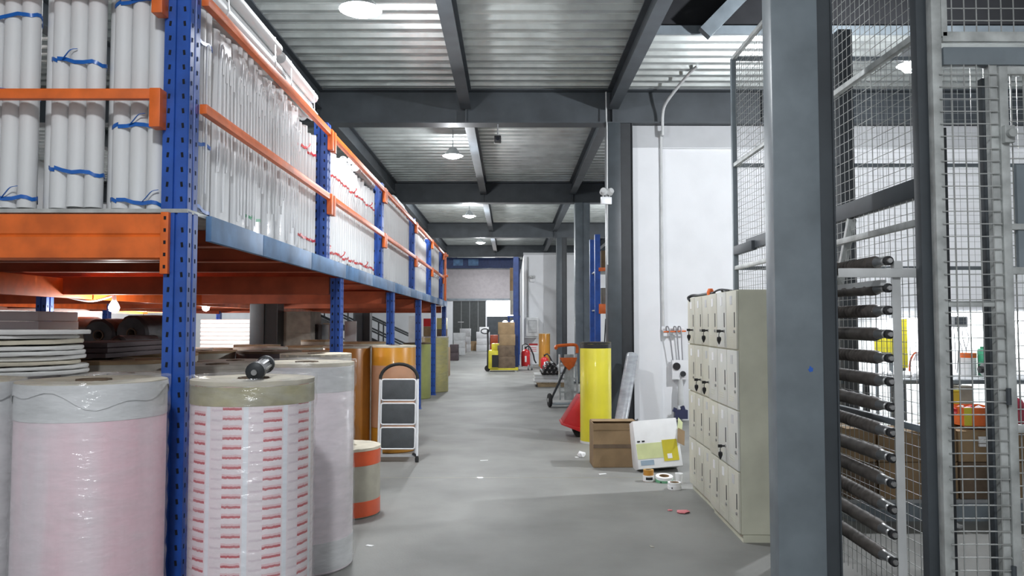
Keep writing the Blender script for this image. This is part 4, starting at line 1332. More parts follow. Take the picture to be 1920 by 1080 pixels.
# ================================================================ HAND TRUCK
ht = thing('hand_truck', 'grey hand truck with orange loop handle behind the yellow roll', 'trolley', (1.10, 14.7, 0), (0, 0, 0.15))
for s in (-1, 1):
    MB().tube(smooth_path([(s * 0.17, 0.0, 0.12), (s * 0.17, 0.02, 0.6), (s * 0.16, 0.05, 0.98)], 3), 0.020, 8).build('upright', M['galv'], ht)
    w_ = MB().lathe([(0.03, -0.03), (0.115, -0.03), (0.13, -0.012), (0.13, 0.012), (0.115, 0.03), (0.03, 0.03)], (s * 0.20 - 0.18 * (s < 0), -0.08, 0.13), seg=22, rot=(0, PI / 2, 0), close=True)
    wo = w_.build('wheel', M['rubber'], ht)
    MB().cyl((s * 0.20 - 0.18 * (s < 0) - 0.035, -0.08, 0.13), (s * 0.20 - 0.18 * (s < 0) + 0.035, -0.08, 0.13), 0.04, seg=14).build('hub', M['grey_light'], wo)
for z in (0.25, 0.5, 0.75):
    MB().box(-0.17, 0.17, 0.0, 0.03, z, z + 0.04).build('cross_bar', M['galv'], ht)
MB().box(-0.08, 0.10, -0.01, 0.02, 0.12, 0.98).build('back_plate', M['galv'], ht)
MB().box(-0.36, 0.2, -0.26, -0.02, 0.06, 0.075).build('toe_plate', M['steel_mid'], ht)
arc = [(-0.02 + 0.22 * math.cos(a), 0.05, 0.98 + 0.14 * math.sin(a)) for a in [PI * k / 10 for k in range(11)]]
MB().tube(smooth_path([(-0.26, -0.10, 1.10), (-0.24, -0.02, 1.13), (-0.1, 0.02, 1.15), (0.16, 0.05, 1.15), (0.18, 0.05, 1.0)], 4), 0.030, 10).build('handle', M['orange'], ht)
MB().prism([(-0.18, 0.92), (0.16, 0.92), (0.10, 0.76), (0.0, 0.68), (-0.10, 0.78)], 'y', -0.06, -0.01).build('tool_pouch', M['orange'], ht, bevel=0.01)
MB().tube([(-0.36, -0.10, 0.14), (-0.20, -0.06, 0.45), (-0.04, -0.02, 0.78)], 0.022, 8).build('brace', M['steel_dark'], ht)

# ================================================================ PALLET OF SHEETS AND BLACK PIPES
pt = thing('wooden_pallet', 'wooden pallet under the white sheets past the hand truck', 'pallet', (1.10, 19.7, 0))
for y in (-0.42, 0.0, 0.42):
    MB().box(-0.42, 0.42, y - 0.045, y + 0.045, 0.0, 0.09).build('bearer', M['wood'], pt)
for k in range(6):
    MB().box(-0.46 + k * 0.155, -0.46 + k * 0.155 + 0.125, -0.48, 0.48, 0.09, 0.11).build('board', M['wood'], pt)
for k in range(5):
    o = MB().box(-0.50, 0.42, -0.48, 0.48, 0, 0.036).build('white_sheet', M['paper'] if k % 2 else M['disc'])
    o.location = (1.10 + random.uniform(-0.02, 0.02), 19.7, 0.111 + k * 0.0375)
    tag(o, 'white sheet ' + ORD[k] + ' from the bottom of the stack on the pallet', 'sheet', 'white sheets on the pallet')
pk = 0
for r_, n in ((0, 4), (1, 3), (2, 2)):
    for k in range(n):
        o = MB().lathe([(0.042, -0.5), (0.055, -0.5), (0.055, 0.5), (0.042, 0.5)], seg=16, rot=(-PI / 2, 0, 0), close=True).build('black_pipe', M['black'])
        o.location = (0.98 + (k - (n - 1) / 2) * 0.112 + r_ * 0.015, 19.6, 0.300 + 0.056 + r_ * 0.097)
        tag(o, 'black pipe lying end-on on the white sheets, ' + ORD[k] + ' of the ' + ('bottom', 'middle', 'top')[r_] + ' row', 'pipe', 'black pipes on the white sheets')
crumple('plastic_bag', 'crumpled white plastic bag behind the black pipes', (1.30, 19.75, 0.30), 0.15, 'paper', 1.2, 12, 'bag')

# ================================================================ FIRE EXTINGUISHERS AND FAR WALL ITEMS
def extinguisher(loc, r, h, label, cart):
    t = thing('fire_extinguisher', label, 'fire extinguisher', loc)
    z0 = 0.13 if cart else 0.0
    MB().lathe([(0, z0), (r * 0.9, z0), (r, z0 + 0.03), (r, z0 + h * 0.78), (r * 0.8, z0 + h * 0.9), (r * 0.35, z0 + h * 0.97), (r * 0.3, z0 + h), (0, z0 + h)], seg=24).build('tank', M['red'], t)
    MB().box(-0.03, 0.03, -r - 0.005, -r + 0.01, z0 + h * 0.25, z0 + h * 0.6).build('label_plate', M['paper'], t)
    MB().cyl((0, 0, z0 + h), (0, 0, z0 + h + 0.08), 0.03, seg=10).build('valve', M['black'], t)
    P = smooth_path([(0, 0, z0 + h + 0.05), (r * 0.8, -0.02, z0 + h + 0.09), (r * 1.7, -0.03, z0 + h * 0.7), (r * 2.0, -0.03, z0 + h * 0.35), (r * 2.4, -0.02, z0 + 0.1)], 5)
    MB().tube(P, 0.025, 8).build('hose', M['black'], t)
    if cart:
        for s in (-1, 1):
            MB().cyl((s * r * 0.4 - 0.025 + r, -0.06, 0.10), (s * r * 0.4 + 0.025 + r, -0.06, 0.10), 0.10, seg=18).build('wheel', M['grey_plastic'], t)
        for s in (-1, 1):
            MB().tube([(s * r * 0.8, r * 0.9, 0.10), (s * r * 0.7, r, z0 + h + 0.12)], 0.016, 8).build('cart_frame', M['steel_dark'], t)
        MB().tube([(-r * 0.7, r, z0 + h + 0.12), (0, r + 0.06, z0 + h + 0.17), (r * 0.7, r, z0 + h + 0.12)], 0.018, 8).build('cart_handle', M['black'], t)
    return t


p = at(986, 690, 26.0)
extinguisher((p.x, 26.4, 0), 0.15, 0.58, 'large wheeled red fire extinguisher beside the blue rack post', True)
p = at(1020, 690, 27.0)
extinguisher((p.x + 0.02, 27.0, 0), 0.14, 0.42, 'squat red fire extinguisher before the amber roll by the far wall', False)
p = at(1021, 650, 28.5)
roll((p.x, 28.6, 0), 0.21, 1.22, 'amber roll standing against the far white wall', M['amber'], None, seg=32)
sg = at(1000, 650, 29.99)
sn = thing('wall_notice', 'white notice with red heading low on the far wall', 'sign', (sg.x, 29.985, sg.z))
MB().box(-0.22, 0.22, -0.008, 0.01, -0.28, 0.16).build('board', M['paper'], sn)
MB().box(-0.17, 0.17, -0.011, -0.008, 0.05, 0.12).build('heading', M['red'], sn)
for k in range(3):
    MB().box(-0.15, 0.12, -0.011, -0.008, -0.05 - k * 0.07, -0.02 - k * 0.07).build('text_line', M['pink'], sn)
ab = thing('wall_fan_box', 'pale grey louvred box fixed to the far white wall', 'box', at(1000, 613, 29.7))
MB().box(-0.28, 0.20, -0.25, 0.30, -0.36, 0.36).build('case', M['grey_light'], ab, bevel=0.02)
MB().box(-0.20, 0.12, -0.262, -0.25, -0.22, 0.26).build('front_panel', M['grey_plastic'], ab)
for k in range(8):
    MB().box(-0.18, 0.10, -0.27, -0.262, -0.19 + k * 0.055, -0.155 + k * 0.055).build('slat', M['grey_light'], ab)
MB().box(-0.32, 0.15, -0.2, 0.29, -0.41, -0.37).build('bracket', M['grey_light'], ab)
tag(MB().cyl(at(990, 482, 29.93), at(990, 598, 29.93), 0.02, seg=6).build('wall_cable', M['grey_plastic']), 'thin cable running down the far white wall', 'cable')

# ================================================================ BLUE RACK AT THE FAR END, STACKER WITH BOXES
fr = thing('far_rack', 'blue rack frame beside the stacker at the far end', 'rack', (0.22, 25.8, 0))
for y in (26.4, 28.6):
    MB().box(0.10, 0.28, y - 0.06, y + 0.06, 0, at(970, 482, 26.4).z).build('upright', M['blue_far_dim'], fr, world=True)
    MB().box(0.06, 0.32, y - 0.1, y + 0.1, 0, 0.01).build('base_plate', M['blue_far_dim'], fr, world=True)
for z in (0.9, 2.0, 2.9, 3.7):
    MB().tube([(0.19, 26.46, z), (0.19, 28.54, z + 0.5 if z < 3 else z)], 0.025, 6).build('brace', M['blue_far_dim'], fr, world=True)
a, e = at(832, 481, 40), at(975, 503, 40)
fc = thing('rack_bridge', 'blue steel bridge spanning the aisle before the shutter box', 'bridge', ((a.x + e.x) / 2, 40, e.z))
MB().box(a.x, e.x, 40.0, 40.1, e.z, a.z - 0.06).build('fascia', M['blue_far_dim'], fc, world=True)
for px0, px1 in ((850, 868), (878, 897)):
    q0, q1 = at(px0, 486, 39.97), at(px1, 498, 39.97)
    MB().box(q0.x, q1.x, 39.96, 39.999, q1.z, q0.z).build('panel', M['blue_dull'], fc, world=True)
MB().box(e.x - 0.15, e.x, 40.0, 40.15, 0, e.z).build('post', M['blue_far_dim'], fc, world=True)
MB().box(a.x, a.x + 0.15, 40.0, 40.15, 0, e.z).build('post', M['blue_far_dim'], fc, world=True)

YK = 25.6
sk = thing('pallet_stacker', 'yellow pallet stacker with black mast loaded with brown boxes', 'stacker', (at(925, 690, YK).x, YK, 0))
x0 = at(916, 690, YK).x
MB().box(x0, x0 + 0.32, YK - 0.30, YK + 0.35, 0.10, 0.70).build('body', M['yellow_paint'], sk, world=True, bevel=0.03)
MB().box(x0 + 0.12, x0 + 0.33, YK - 0.31, YK - 0.30, 0.15, 0.55).build('battery_cover', M['black'], sk, world=True)
MB().box(x0 + 0.10, x0 + 0.40, YK - 0.2, YK + 0.2, 0.70, 0.92).build('hood', M['yellow_paint'], sk, world=True, bevel=0.03)
for dy in (-0.28, 0.20):
    MB().box(x0 + 0.05, x0 + 0.98, YK + dy, YK + dy + 0.16, 0.05, 0.12).build('fork', M['yellow_paint'], sk, world=True, bevel=0.01)
    MB().cyl((x0 + 0.9, YK + dy + 0.02, 0.05), (x0 + 0.9, YK + dy + 0.14, 0.05), 0.05, seg=14).build('roller', M['grey_light'], sk, world=True)
MB().cyl((x0 - 0.03, YK - 0.06, 0.1), (x0 - 0.03, YK + 0.06, 0.1), 0.10, seg=18).build('wheel', M['rubber'], sk, world=True)
MB().tube([(x0 - 0.03, YK, 0.12), (x0 - 0.02, YK, 0.9), (x0 - 0.03, YK, 1.36)], 0.030, 8).build('tiller', M['steel_dark'], sk, world=True)
lp = [(x0 - 0.12 + 0.13 * math.cos(k * PI / 8), YK, 1.32 + 0.08 * math.sin(k * PI / 8)) for k in range(16)]
MB().tube(lp + lp[:1], 0.018, 6).build('handle', M['steel_dark'], sk, world=True)
for k, (z0, z1, xa, xb, m) in enumerate(((0.122, 0.50, 934, 966, 'card_dark'), (0.502, 0.86, 933, 965, 'card_dark'), (0.862, 1.22, 936, 966, 'card'), (1.222, 1.62, 934, 965, 'card'))):
    carton('brown carton ' + ORD[k] + ' from the bottom of the stack on the yellow stacker', at(xa, 650, YK).x, at(xb, 650, YK).x, YK - 0.28, YK + 0.36, z0, z1, m, 'cartons on the stacker')
for px, lab in ((947, 'left one of two glaring round lamps above the stacker load'), (962, 'right one of two glaring round lamps above the stacker load')):
    p = at(px, 606, 27.2)
    t = thing('work_lamp', lab, 'lamp', p)
    MB().lathe([(0, 0.05), (0.07, 0.04), (0.11, 0.0), (0.10, 0.0), (0.05, 0.03), (0, 0.035)], seg=18, rot=(-PI / 2, 0, 0)).build('housing', M['steel_dark'], t)
    MB().lathe([(0, 0.0), (0.098, 0.0), (0.06, -0.035), (0, -0.05)], seg=18, rot=(-PI / 2, 0, 0)).build('lens', M['head_on'], t)
    MB().cyl((0, 0.03, -0.03), (0, 0.03, -p.z + 0.001), 0.015, seg=6).build('stand', M['steel_dark'], t)
    light('POINT', (0, -0.15, 0), 14, 0.06, (1, 0.93, 0.9), parent=t)
# tall goods in the far rack
for k, (y0, y1, m, lab) in enumerate(((502, 545, 'card', 'upper brown goods standing in the far blue rack'), (545, 590, 'card_grey', 'lower grey goods standing in the far blue rack'))):
    a, e = at(956, y0, 29.0), at(966, y1, 29.0)
    carton(lab, a.x, e.x + 0.1, 29.0, 29.5, e.z, a.z, m)
sh = MB()
a = at(954, 592, 28.95)
e = at(968, 592, 28.95)
fs = thing('rack_shelf', 'blue shelf carrying the goods in the far rack', 'shelf', (a.x, 29.0, 0))
MB().box(a.x - 0.05, e.x + 0.15, 28.9, 29.6, a.z - 0.06, a.z - 0.004).build('shelf', M['blue'], fs, world=True)
for xx in (a.x, e.x + 0.1):
    MB().box(xx - 0.03, xx + 0.03, 29.2, 29.28, 0, a.z - 0.06).build('leg', M['blue'], fs, world=True)
p = at(930, 655, 33)

# ================================================================ FAR GOODS ON THE FLOOR
def fargoods(label, px0, px1, py0, py1, m, Y=None, name='carton', d=0.6, wrap=None):
    Y = Y or 1450 * EYE / (py1 - 608.0)
    a, e = at(px0, py0, Y), at(px1, py1, Y)
    zb = max(0.0, e.z) if name == 'white_box' else 0.0
    t = thing(name, label, 'box', ((a.x + e.x) / 2, Y, zb))
    hx, h = (e.x - a.x) / 2, a.z - zb
    n = max(1, round(h / 0.4))
    for k in range(n):
        s = 1 - 0.04 * (k % 2)
        MB().box(-hx * s, hx * s, 0, d, k * h / n + 0.001, (k + 1) * h / n - 0.004).build('layer', M[m], t, bevel=0.01)
    return t


fargoods('dark red carton on the floor just past the last yellow roll', 843, 859, 646, 676, 'dark_plum')
fargoods('brown crate base under the pinkish white load on the far left', 858, 873, 642, 662, 'card_dark', name='crate')
fargoods('pinkish white load behind the brown crate on the far left', 850, 872, 624, 648, 'white_film', 39, 'wrapped_load')
fargoods('white wrapped stack standing before the dark door', 862, 882, 616, 642, 'white_film', 43, 'wrapped_load')
fargoods('low brown carton in front of the dark door', 872, 893, 640, 656, 'card', 45.5)
fargoods('white wrapped pallet load in front of the dark door, right one', 893, 918, 622, 653, 'white_film', 44.5, 'wrapped_load')
fargoods('narrower white box on top of the right wrapped pallet load', 899, 916, 613, 622, 'paper', 44.6, 'white_box', 0.5)
fargoods('orange and white bag pile beyond the stacker', 919, 934, 628, 652, 'orange_tape', 41, 'bag_pile')

# ================================================================ RACK ON THE RIGHT BEHIND THE CORNER COLUMN
rr = thing('side_rack', 'blue rack with orange beam seen behind the corner column', 'rack', (2.0, 17.5, 0))
xp = at(1120, 500, 17.5).x
for xx in (xp, xp + 1.3):
    MB().box(xx - 0.06, xx + 0.06, 17.44, 17.56, 0, at(1120, 440, 17.5).z).build('upright', M['blue'], rr, world=True)
    MB().box(xx - 0.06, xx + 0.06, 18.54, 18.66, 0, at(1120, 440, 17.5).z).build('upright', M['blue'], rr, world=True)
for py in (579, 505):
    z = at(1130, py, 17.4).z
    MB().box(xp + 0.02, xp + 1.3, 17.38, 17.435, z - (0.11 if py > 550 else 0.04), z + (0.11 if py > 550 else 0.04)).build('beam', M['orange'], rr, world=True, bevel=0.005)
    MB().box(xp - 0.02, xp + 1.3, 17.5, 18.6, z - 0.04, z - 0.01).build('shelf', M['galv'], rr, world=True)
for k, (py0, py1, m, lab) in enumerate(((540, 574, 'card_grey', 'grey carton on the orange beam shelf behind the corner column'), (470, 502, 'card', 'brown carton on the upper shelf behind the corner column'))):
    a, e = at(1127, py0, 17.6), at(1147, py1, 17.6)
    carton(lab, a.x, a.x + 0.45, 17.55, 18.0, e.z + 0.001, a.z, m)
for k in range(3):
    a = at(1128 + k * 5, 640, 16.9)
    e = at(1136 + k * 4, 598, 17.3)
    tag(MB().tube([(a.x, 16.9, 0.0), (e.x, 17.33, e.z)], 0.014, 8).build('metal_rod', M['black' if k != 1 else 'yellow_paint']), ('yellow' if k == 1 else 'black') + ' rod leaning on the blue rack behind the yellow roll, ' + ORD[k] + ' of three', 'rod')

# ================================================================ WIRE MESH CAGE
XC, YN, YB = 2.09, 3.80, 7.15
ZC = [1.02, 2.07, 3.03, 4.04]
cage = thing('mesh_cage', 'grey steel cage of wire mesh panels with a door around the workshop', 'cage', (XC, YN, 0))


def wires(name, o, u, v, nu, nv, su, sv, r=0.0021):
    """welded wire net: o corner, u and v unit directions"""
    b = MB()
    u, v, o = Vector(u), Vector(v), Vector(o)
    n = u.cross(v).normalized()
    for i in range(1, int(nu / su) + 1):
        a = o + u * (i * su)
        if i * su < nu:
            b.obox(a + v * nv / 2, (r * 2, r * 2, nv), Matrix((u, n, v)).transposed())
    for i in range(1, int(nv / sv) + 1):
        if i * sv < nv:
            b.obox(o + v * (i * sv) + u * nu / 2 + n * r * 1.6, (nu, r * 2, r * 2), Matrix((u, n, v)).transposed())
    return b.build(name, M['wire'], cage, world=True, smooth=False, kind='stuff')


def bar(name, p0, p1, w=0.04, d=None, m='galv'):
    p0, p1 = Vector(p0), Vector(p1)
    t = (p1 - p0)
    L = t.length
    t.normalize()
    a = Vector((0, 0, 1)) if abs(t.z) < 0.9 else Vector((0, 1, 0))
    s = t.cross(a).normalized()
    n = s.cross(t)
    return MB().obox((p0 + p1) / 2, (w, L, d or w), Matrix((s, t, n)).transposed()).build(name, M[m], cage, world=True, bevel=0.003)


# side towards the aisle
bar('post', (XC, YB, 0), (XC, YB, ZC[3]), 0.045, m='steel_mid')
bar('post', (2.086, YN + 0.065, 0), (2.086, YN + 0.065, 4.3), 0.074, 0.06, 'steel')
bar('post', (XC + 0.02, 5.45, 0), (XC + 0.02, 5.45, ZC[3]), 0.05, m='steel')
for z in ZC:
    bar('rail', (XC, YN + 0.14, z), (XC, YB - 0.02, z), 0.035, m='galv' if z > 2 else 'steel_mid')
bar('rail', (XC + 0.03, YN + 0.08, 2.255), (XC + 0.03, YB - 0.3, 2.255), 0.055, 0.10, 'steel')
bar('bracket', (XC + 0.0, YB - 0.55, 2.23), (XC, YB - 0.02, 2.23), 0.05, 0.08, 'steel')
bar('brace', (XC + 0.02, 4.75, 2.20), (XC + 0.02, 4.98, 1.75), 0.05, 0.03, 'galv')
for z0, z1 in zip([0.05] + ZC[:-1], ZC):
    wires('wire_mesh', (XC + 0.012, YN + 0.15, z0), (0, 1, 0), (0, 0, 1), YB - YN - 0.15, z1 - z0, 0.062, 0.062, 0.0014)
# back side
XB = 6.2
for x in (3.12, 5.3, XB):
    bar('post', (x, YB, 0), (x, YB, 4.3 if x < 3.2 else ZC[3]), 0.13 if x in (3.12,) else 0.07, m='steel')
for z in ZC:
    bar('rail', (XC + 0.03, YB, z), (XB, YB, z), 0.035, m='steel_mid')
for z0, z1 in zip([0.05] + ZC[:-1], ZC):
    wires('wire_mesh', (XC, YB + 0.012, z0), (1, 0, 0), (0, 0, 1), XB - XC, z1 - z0, 0.062, 0.062, 0.0012)
# front side: narrow panel, lintel and door
Y0 = YN
xL, xm, xd = at(1762, 500, Y0).x, at(1868, 500, Y0).x, at(1885, 500, Y0).x
bar('post', (xL, Y0, 0), (xL, Y0, 4.3), 0.048, 0.05)
bar('post', (xm, Y0, 0), (xm, Y0, at(1857, 120, Y0).z), 0.036, 0.045)
bar('post', (2.203, Y0 + 0.12, 0), (2.203, Y0 + 0.12, at(1780, 230, Y0).z), 0.04, 0.05, 'steel_dark')
bar('post', (2.452, Y0 + 0.16, 0), (2.452, Y0 + 0.16, at(1850, 130, Y0).z), 0.032, 0.05, 'steel')
zl0, zl1 = at(1850, 125, Y0).z, at(1850, 92, Y0).z
bar('lintel', (xL + 0.03, Y0, (zl0 + zl1) / 2), (3.9, Y0, (zl0 + zl1) / 2), 0.06, zl1 - zl0, 'steel_mid')
bar('rail', (xL + 0.03, Y0 - 0.012, at(1850, 72, Y0).z), (3.9, Y0 - 0.012, at(1850, 72, Y0).z), 0.03, 0.05)
wires('wire_mesh', (xL + 0.03, Y0, at(1850, 62, Y0).z), (1, 0, 0), (0, 0, 1), 1.4, 1.0, 0.062, 0.062, 0.0022)
bar('post', (xL + 0.04, Y0 - 0.012, at(1850, 72, Y0).z), (xL + 0.04, Y0 - 0.012, 4.3), 0.03, 0.03)
for py in (570,):
    bar('rail', (xL + 0.03, Y0, at(1810, py, Y0).z), (xm - 0.02, Y0, at(1810, py, Y0).z), 0.03, 0.028)
wires('wire_mesh', (xL + 0.005, Y0 - 0.028, 0.12), (1, 0, 0), (0, 0, 1), xm - xL + 0.01, zl0 - 0.12, 0.062, 0.062, 0.0024)
# door leaf
door = MB()
zt_ = at(1890, 128, Y0).z
cd = bar('cage_door', (xd, Y0 - 0.01, 0.05), (xd, Y0 - 0.01, zt_), 0.042, 0.04)
for nm, p0, p1, w_, d_ in (('stile', (xd + 0.9, Y0 - 0.01, 0.05), (xd + 0.9, Y0 - 0.01, zt_), 0.042, 0.04), ('rail', (xd + 0.02, Y0 - 0.01, zt_ - 0.02), (xd + 0.88, Y0 - 0.01, zt_ - 0.02), 0.04, 0.04),
                           ('rail', (xd + 0.02, Y0 - 0.01, at(1900, 426, Y0).z), (xd + 0.88, Y0 - 0.01, at(1900, 426, Y0).z), 0.03, 0.03), ('rail', (xd + 0.02, Y0 - 0.01, at(1900, 508, Y0).z), (xd + 0.88, Y0 - 0.01, at(1900, 508, Y0).z), 0.03, 0.035),
                           ('rail', (xd + 0.02, Y0 - 0.01, at(1900, 803, Y0).z), (xd + 0.88, Y0 - 0.01, at(1900, 803, Y0).z), 0.03, 0.04), ('rail', (xd + 0.02, Y0 - 0.01, 0.08), (xd + 0.88, Y0 - 0.01, 0.08), 0.04, 0.04)):
    o = bar(nm, p0, p1, w_, d_)
    o.parent = cd
    o.matrix_parent_inverse = wm(cd).inverted()
    o.matrix_parent_inverse = Matrix.Translation(-Vector((XC, YN, 0))) @ Matrix.Identity(4) if False else wm(cd).inverted()
zi0, zi1 = at(1900, 503, Y0).z, at(1900, 310, Y0).z
MB().box(xd + 0.06, xd + 0.12, Y0 - 0.015, Y0 + 0.005, zi0, zi1).build('inner_stile', M['steel_mid'], cd, world=True)
b = MB().box(xd - 0.02, xd + 0.03, Y0 - 0.06, Y0 - 0.03, at(1880, 272, Y0).z, at(1880, 240, Y0).z)
b.cyl((xd + 0.005, Y0 - 0.06, at(1880, 256, Y0).z), (xd + 0.005, Y0 - 0.085, at(1880, 256, Y0).z), 0.022, seg=16)
b.build('latch', M['galv'], cd, world=True, bevel=0.004)
for zz in (0.35, 1.2):
    MB().cyl((xd - 0.025, Y0 - 0.035, zz - 0.04), (xd - 0.025, Y0 - 0.035, zz + 0.04), 0.012, seg=8).build('hinge', M['steel'], cd, world=True)
wo = wires('wire_mesh', (xd, Y0 + 0.012, 0.08), (1, 0, 0), (0, 0, 1), 0.9, zt_ - 0.10, 0.062, 0.062, 0.0024)
wo.parent = cd
wo.matrix_parent_inverse = wm(cd).inverted()
# small window sash hanging open beyond the door
ws = thing('window_sash', 'grey steel window sash standing open beyond the cage door', 'window', at(1905, 270, 4.6))
a, e = at(1886, 168, 4.6), at(1925, 125, 4.6)

# ================================================================ ROLLER RACK WITH AIR SHAFTS
rk = thing('shaft_rack', 'pale grey angle iron rack holding dark air shafts beside the column', 'rack', (2.0, 4.0, 0))
zt_ = at(1683, 512, 4.0).z
xk = at(1682, 700, 3.99).x
MB().prism([(xk - 0.022, 3.975), (xk + 0.022, 3.975), (xk + 0.022, 4.015), (xk + 0.017, 4.015), (xk + 0.017, 3.980), (xk - 0.022, 3.980)], 'z', 0.0, zt_).build('angle_post', M['grey_light'], rk, world=True)
MB().box(xk - 0.30, xk + 0.14, 3.955, 3.975, zt_ - 0.025, zt_ + 0.022).build('top_bar', M['grey_light'], rk, world=True, bevel=0.003)
MB().box(xk - 0.02, xk + 0.025, 3.955, 3.99, zt_ + 0.022, zt_ + 0.06).build('corner_lug', M['grey_light'], rk, world=True)
MB().box(xk - 0.075, xk - 0.035, 4.62, 4.66, 0.0, zt_ - 0.03).build('back_post', M['black'], rk, world=True)
MB().box(xk - 0.075, xk - 0.035, 5.26, 5.30, 0.0, zt_ - 0.03).build('back_post', M['black'], rk, world=True)
for z in (0.06, zt_ - 0.05):
    MB().box(xk - 0.07, xk - 0.04, 4.0, 5.28, z - 0.015, z + 0.015).build('side_bar', M['grey_light'], rk, world=True)


def shaft(z, style, label, y0=3.97, r=0.036, x=None, sag=0.0):
    x = xk - 0.035 if x is None else x
    t = thing('air_shaft', label, 'shaft', (x, y0, z), (sag, 0, 0), 'air shafts on the rack')
    L = 1.22
    prof = [(0, 0.14), (r * 0.85, 0.14), (r, 0.17)]
    n = 26
    for k in range(n):
        y = 0.17 + (L - 0.20) * k / n
        if style == 0:
            prof += [(r, y + 0.004), (r, y + 0.020), (r * 0.86, y + 0.024), (r * 0.86, y + 0.036)]
        elif style == 1:
            prof += [(r * (1 + 0.05 * math.sin(k * 1.9)), y + 0.01)]
        else:
            prof += [(r, y + 0.004), (r * 1.02, y + 0.02), (r * 0.93, y + 0.024)]
    prof += [(r * 0.8, L), (0, L)]
    MB().lathe(prof, seg=18, rot=(-PI / 2, 0, 0)).build('rubber_body', M['shaft'], t)
    MB().lathe([(0, 0.0), (0.012, 0.0), (0.014, 0.004), (0.014, 0.06), (0.020, 0.065), (0.022, 0.10), (r * 0.8, 0.135), (r * 0.8, 0.145)], seg=14, rot=(-PI / 2, 0, 0)).build('journal', M['chrome'], t)
    MB().box(-0.006, 0.006, 0.015, 0.11, 0.012, 0.026).build('key_bar', M['grey_light'], t)
    MB().lathe([(0.012, 0.012), (0.024, 0.014), (0.024, 0.038), (0.012, 0.04)], seg=14, rot=(-PI / 2, 0, 0), close=True).build('collar', M['black'], t)
    return t


ys = [540, 582, 627, 672, 716, 764, 812, 860, 908, 957, 1004, 1055]
for k, py in enumerate(ys):
    shaft(at(1672, py, 3.98).z, (1, 0, 2, 0, 2, 1, 0, 1, 2, 0, 1, 2)[k], 'dark rubber air shaft, ' + (ORD[k] if k < 10 else ('eleventh', 'twelfth')[k - 10]) + ' below the top bar of the rack', sag=(0.02, 0, 0, 0, 0, 0.01, 0.02, 0, 0.02, 0.03, 0.02, 0.02)[k])
shaft(zt_ + 0.022 + 0.038, 0, 'dark ribbed air shaft lying on the top bar of the rack', 3.93, 0.037, xk - 0.05)

# ================================================================ WORKSHOP BEHIND THE MESH
ft = thing('fluorescent_lamp', 'lit fluorescent tube on the workshop wall above the grey control box', 'lamp', (at(1820, 588, 12.35).x, 12.468, at(1820, 588, 12.35).z))
MB().box(-0.42, 0.42, -0.02, 0.09, 0.02, 0.07).build('housing', M['white_paint'], ft, bevel=0.006)
MB().cyl((-0.40, 0.0, 0.0), (0.40, 0.0, 0.0), 0.035, seg=14).build('tube', M['tube_on'], ft)
light('AREA', (0, -0.06, -0.05), 55, 0.5, (0.93, 1, 1), (0.5, 0, 0), ft)
dup(ft, (at(1940, 588, 12.35).x + 0.05, 12.468, at(1820, 588, 12.35).z), label='lit fluorescent tube on the workshop wall seen through the cage door')
dup(ft, (at(1722, 600, 12.35).x, 12.40, at(1722, 600, 12.35).z), label='lit fluorescent tube on the workshop wall behind the corner post')

cbx = thing('control_box', 'grey control box with hanging cables on the workshop wall', 'box', (at(1797, 602, 11.2).x, 11.2, at(1797, 602, 11.2).z))
MB().box(-0.11, 0.11, -0.05, 0.05, -0.09, 0.07).build('case', M['grey_plastic'], cbx, bevel=0.008)
MB().box(-0.08, 0.08, -0.056, -0.05, -0.05, 0.05).build('screen', M['steel'], cbx)
random.seed(3)
for k in range(5):
    x = -0.08 + k * 0.04
    MB().tube(smooth_path([(x, -0.02, -0.09), (x + random.uniform(-0.03, 0.05), -0.05, -0.25), (x + random.uniform(-0.05, 0.03), -0.05, -0.45), (x + random.uniform(-0.02, 0.04), -0.03, -0.70 - 0.05 * k)], 4), 0.008, 6).build('cable', M['hose'], cbx)
MB().cyl((0, 0, -0.09), (0, 0, -0.85), 0.014, seg=8).build('stand', M['grey_plastic'], cbx)
MB().cyl((0, 0, -0.85), (0, 0, -cbx.location.z), 0.02, seg=8).build('stand', M['grey_plastic'], cbx)

# work bench
YW = 7.75
z_b = at(1780, 712, YW - 0.4).z
xb0, xb1 = at(1640, 712, YW).x, at(1935, 712, YW).x + 0.4
wbk = thing('work_bench', 'grey steel work bench inside the mesh workshop', 'bench', (xb0, YW, 0))
MB().box(xb0, xb1, YW - 0.35, YW + 0.35, z_b - 0.045, z_b).build('bench_top', M['grey_plastic'], wbk, world=True, bevel=0.005)
for xx in (xb0 + 0.05, (xb0 + xb1) / 2, xb1 - 0.05):
    for yy in (YW - 0.30, YW + 0.30):
        MB().box(xx - 0.025, xx + 0.025, yy - 0.025, yy + 0.025, 0, z_b - 0.045).build('leg', M['steel'], wbk, world=True)
MB().box(xb0, xb1, YW - 0.33, YW + 0.33, 0.35, 0.38).build('lower_shelf', M['steel_mid'], wbk, world=True)


def on_bench(px, py_top, py_bot=None, Y=YW):
    a = at(px, py_top, Y)
    return a.x, a.z


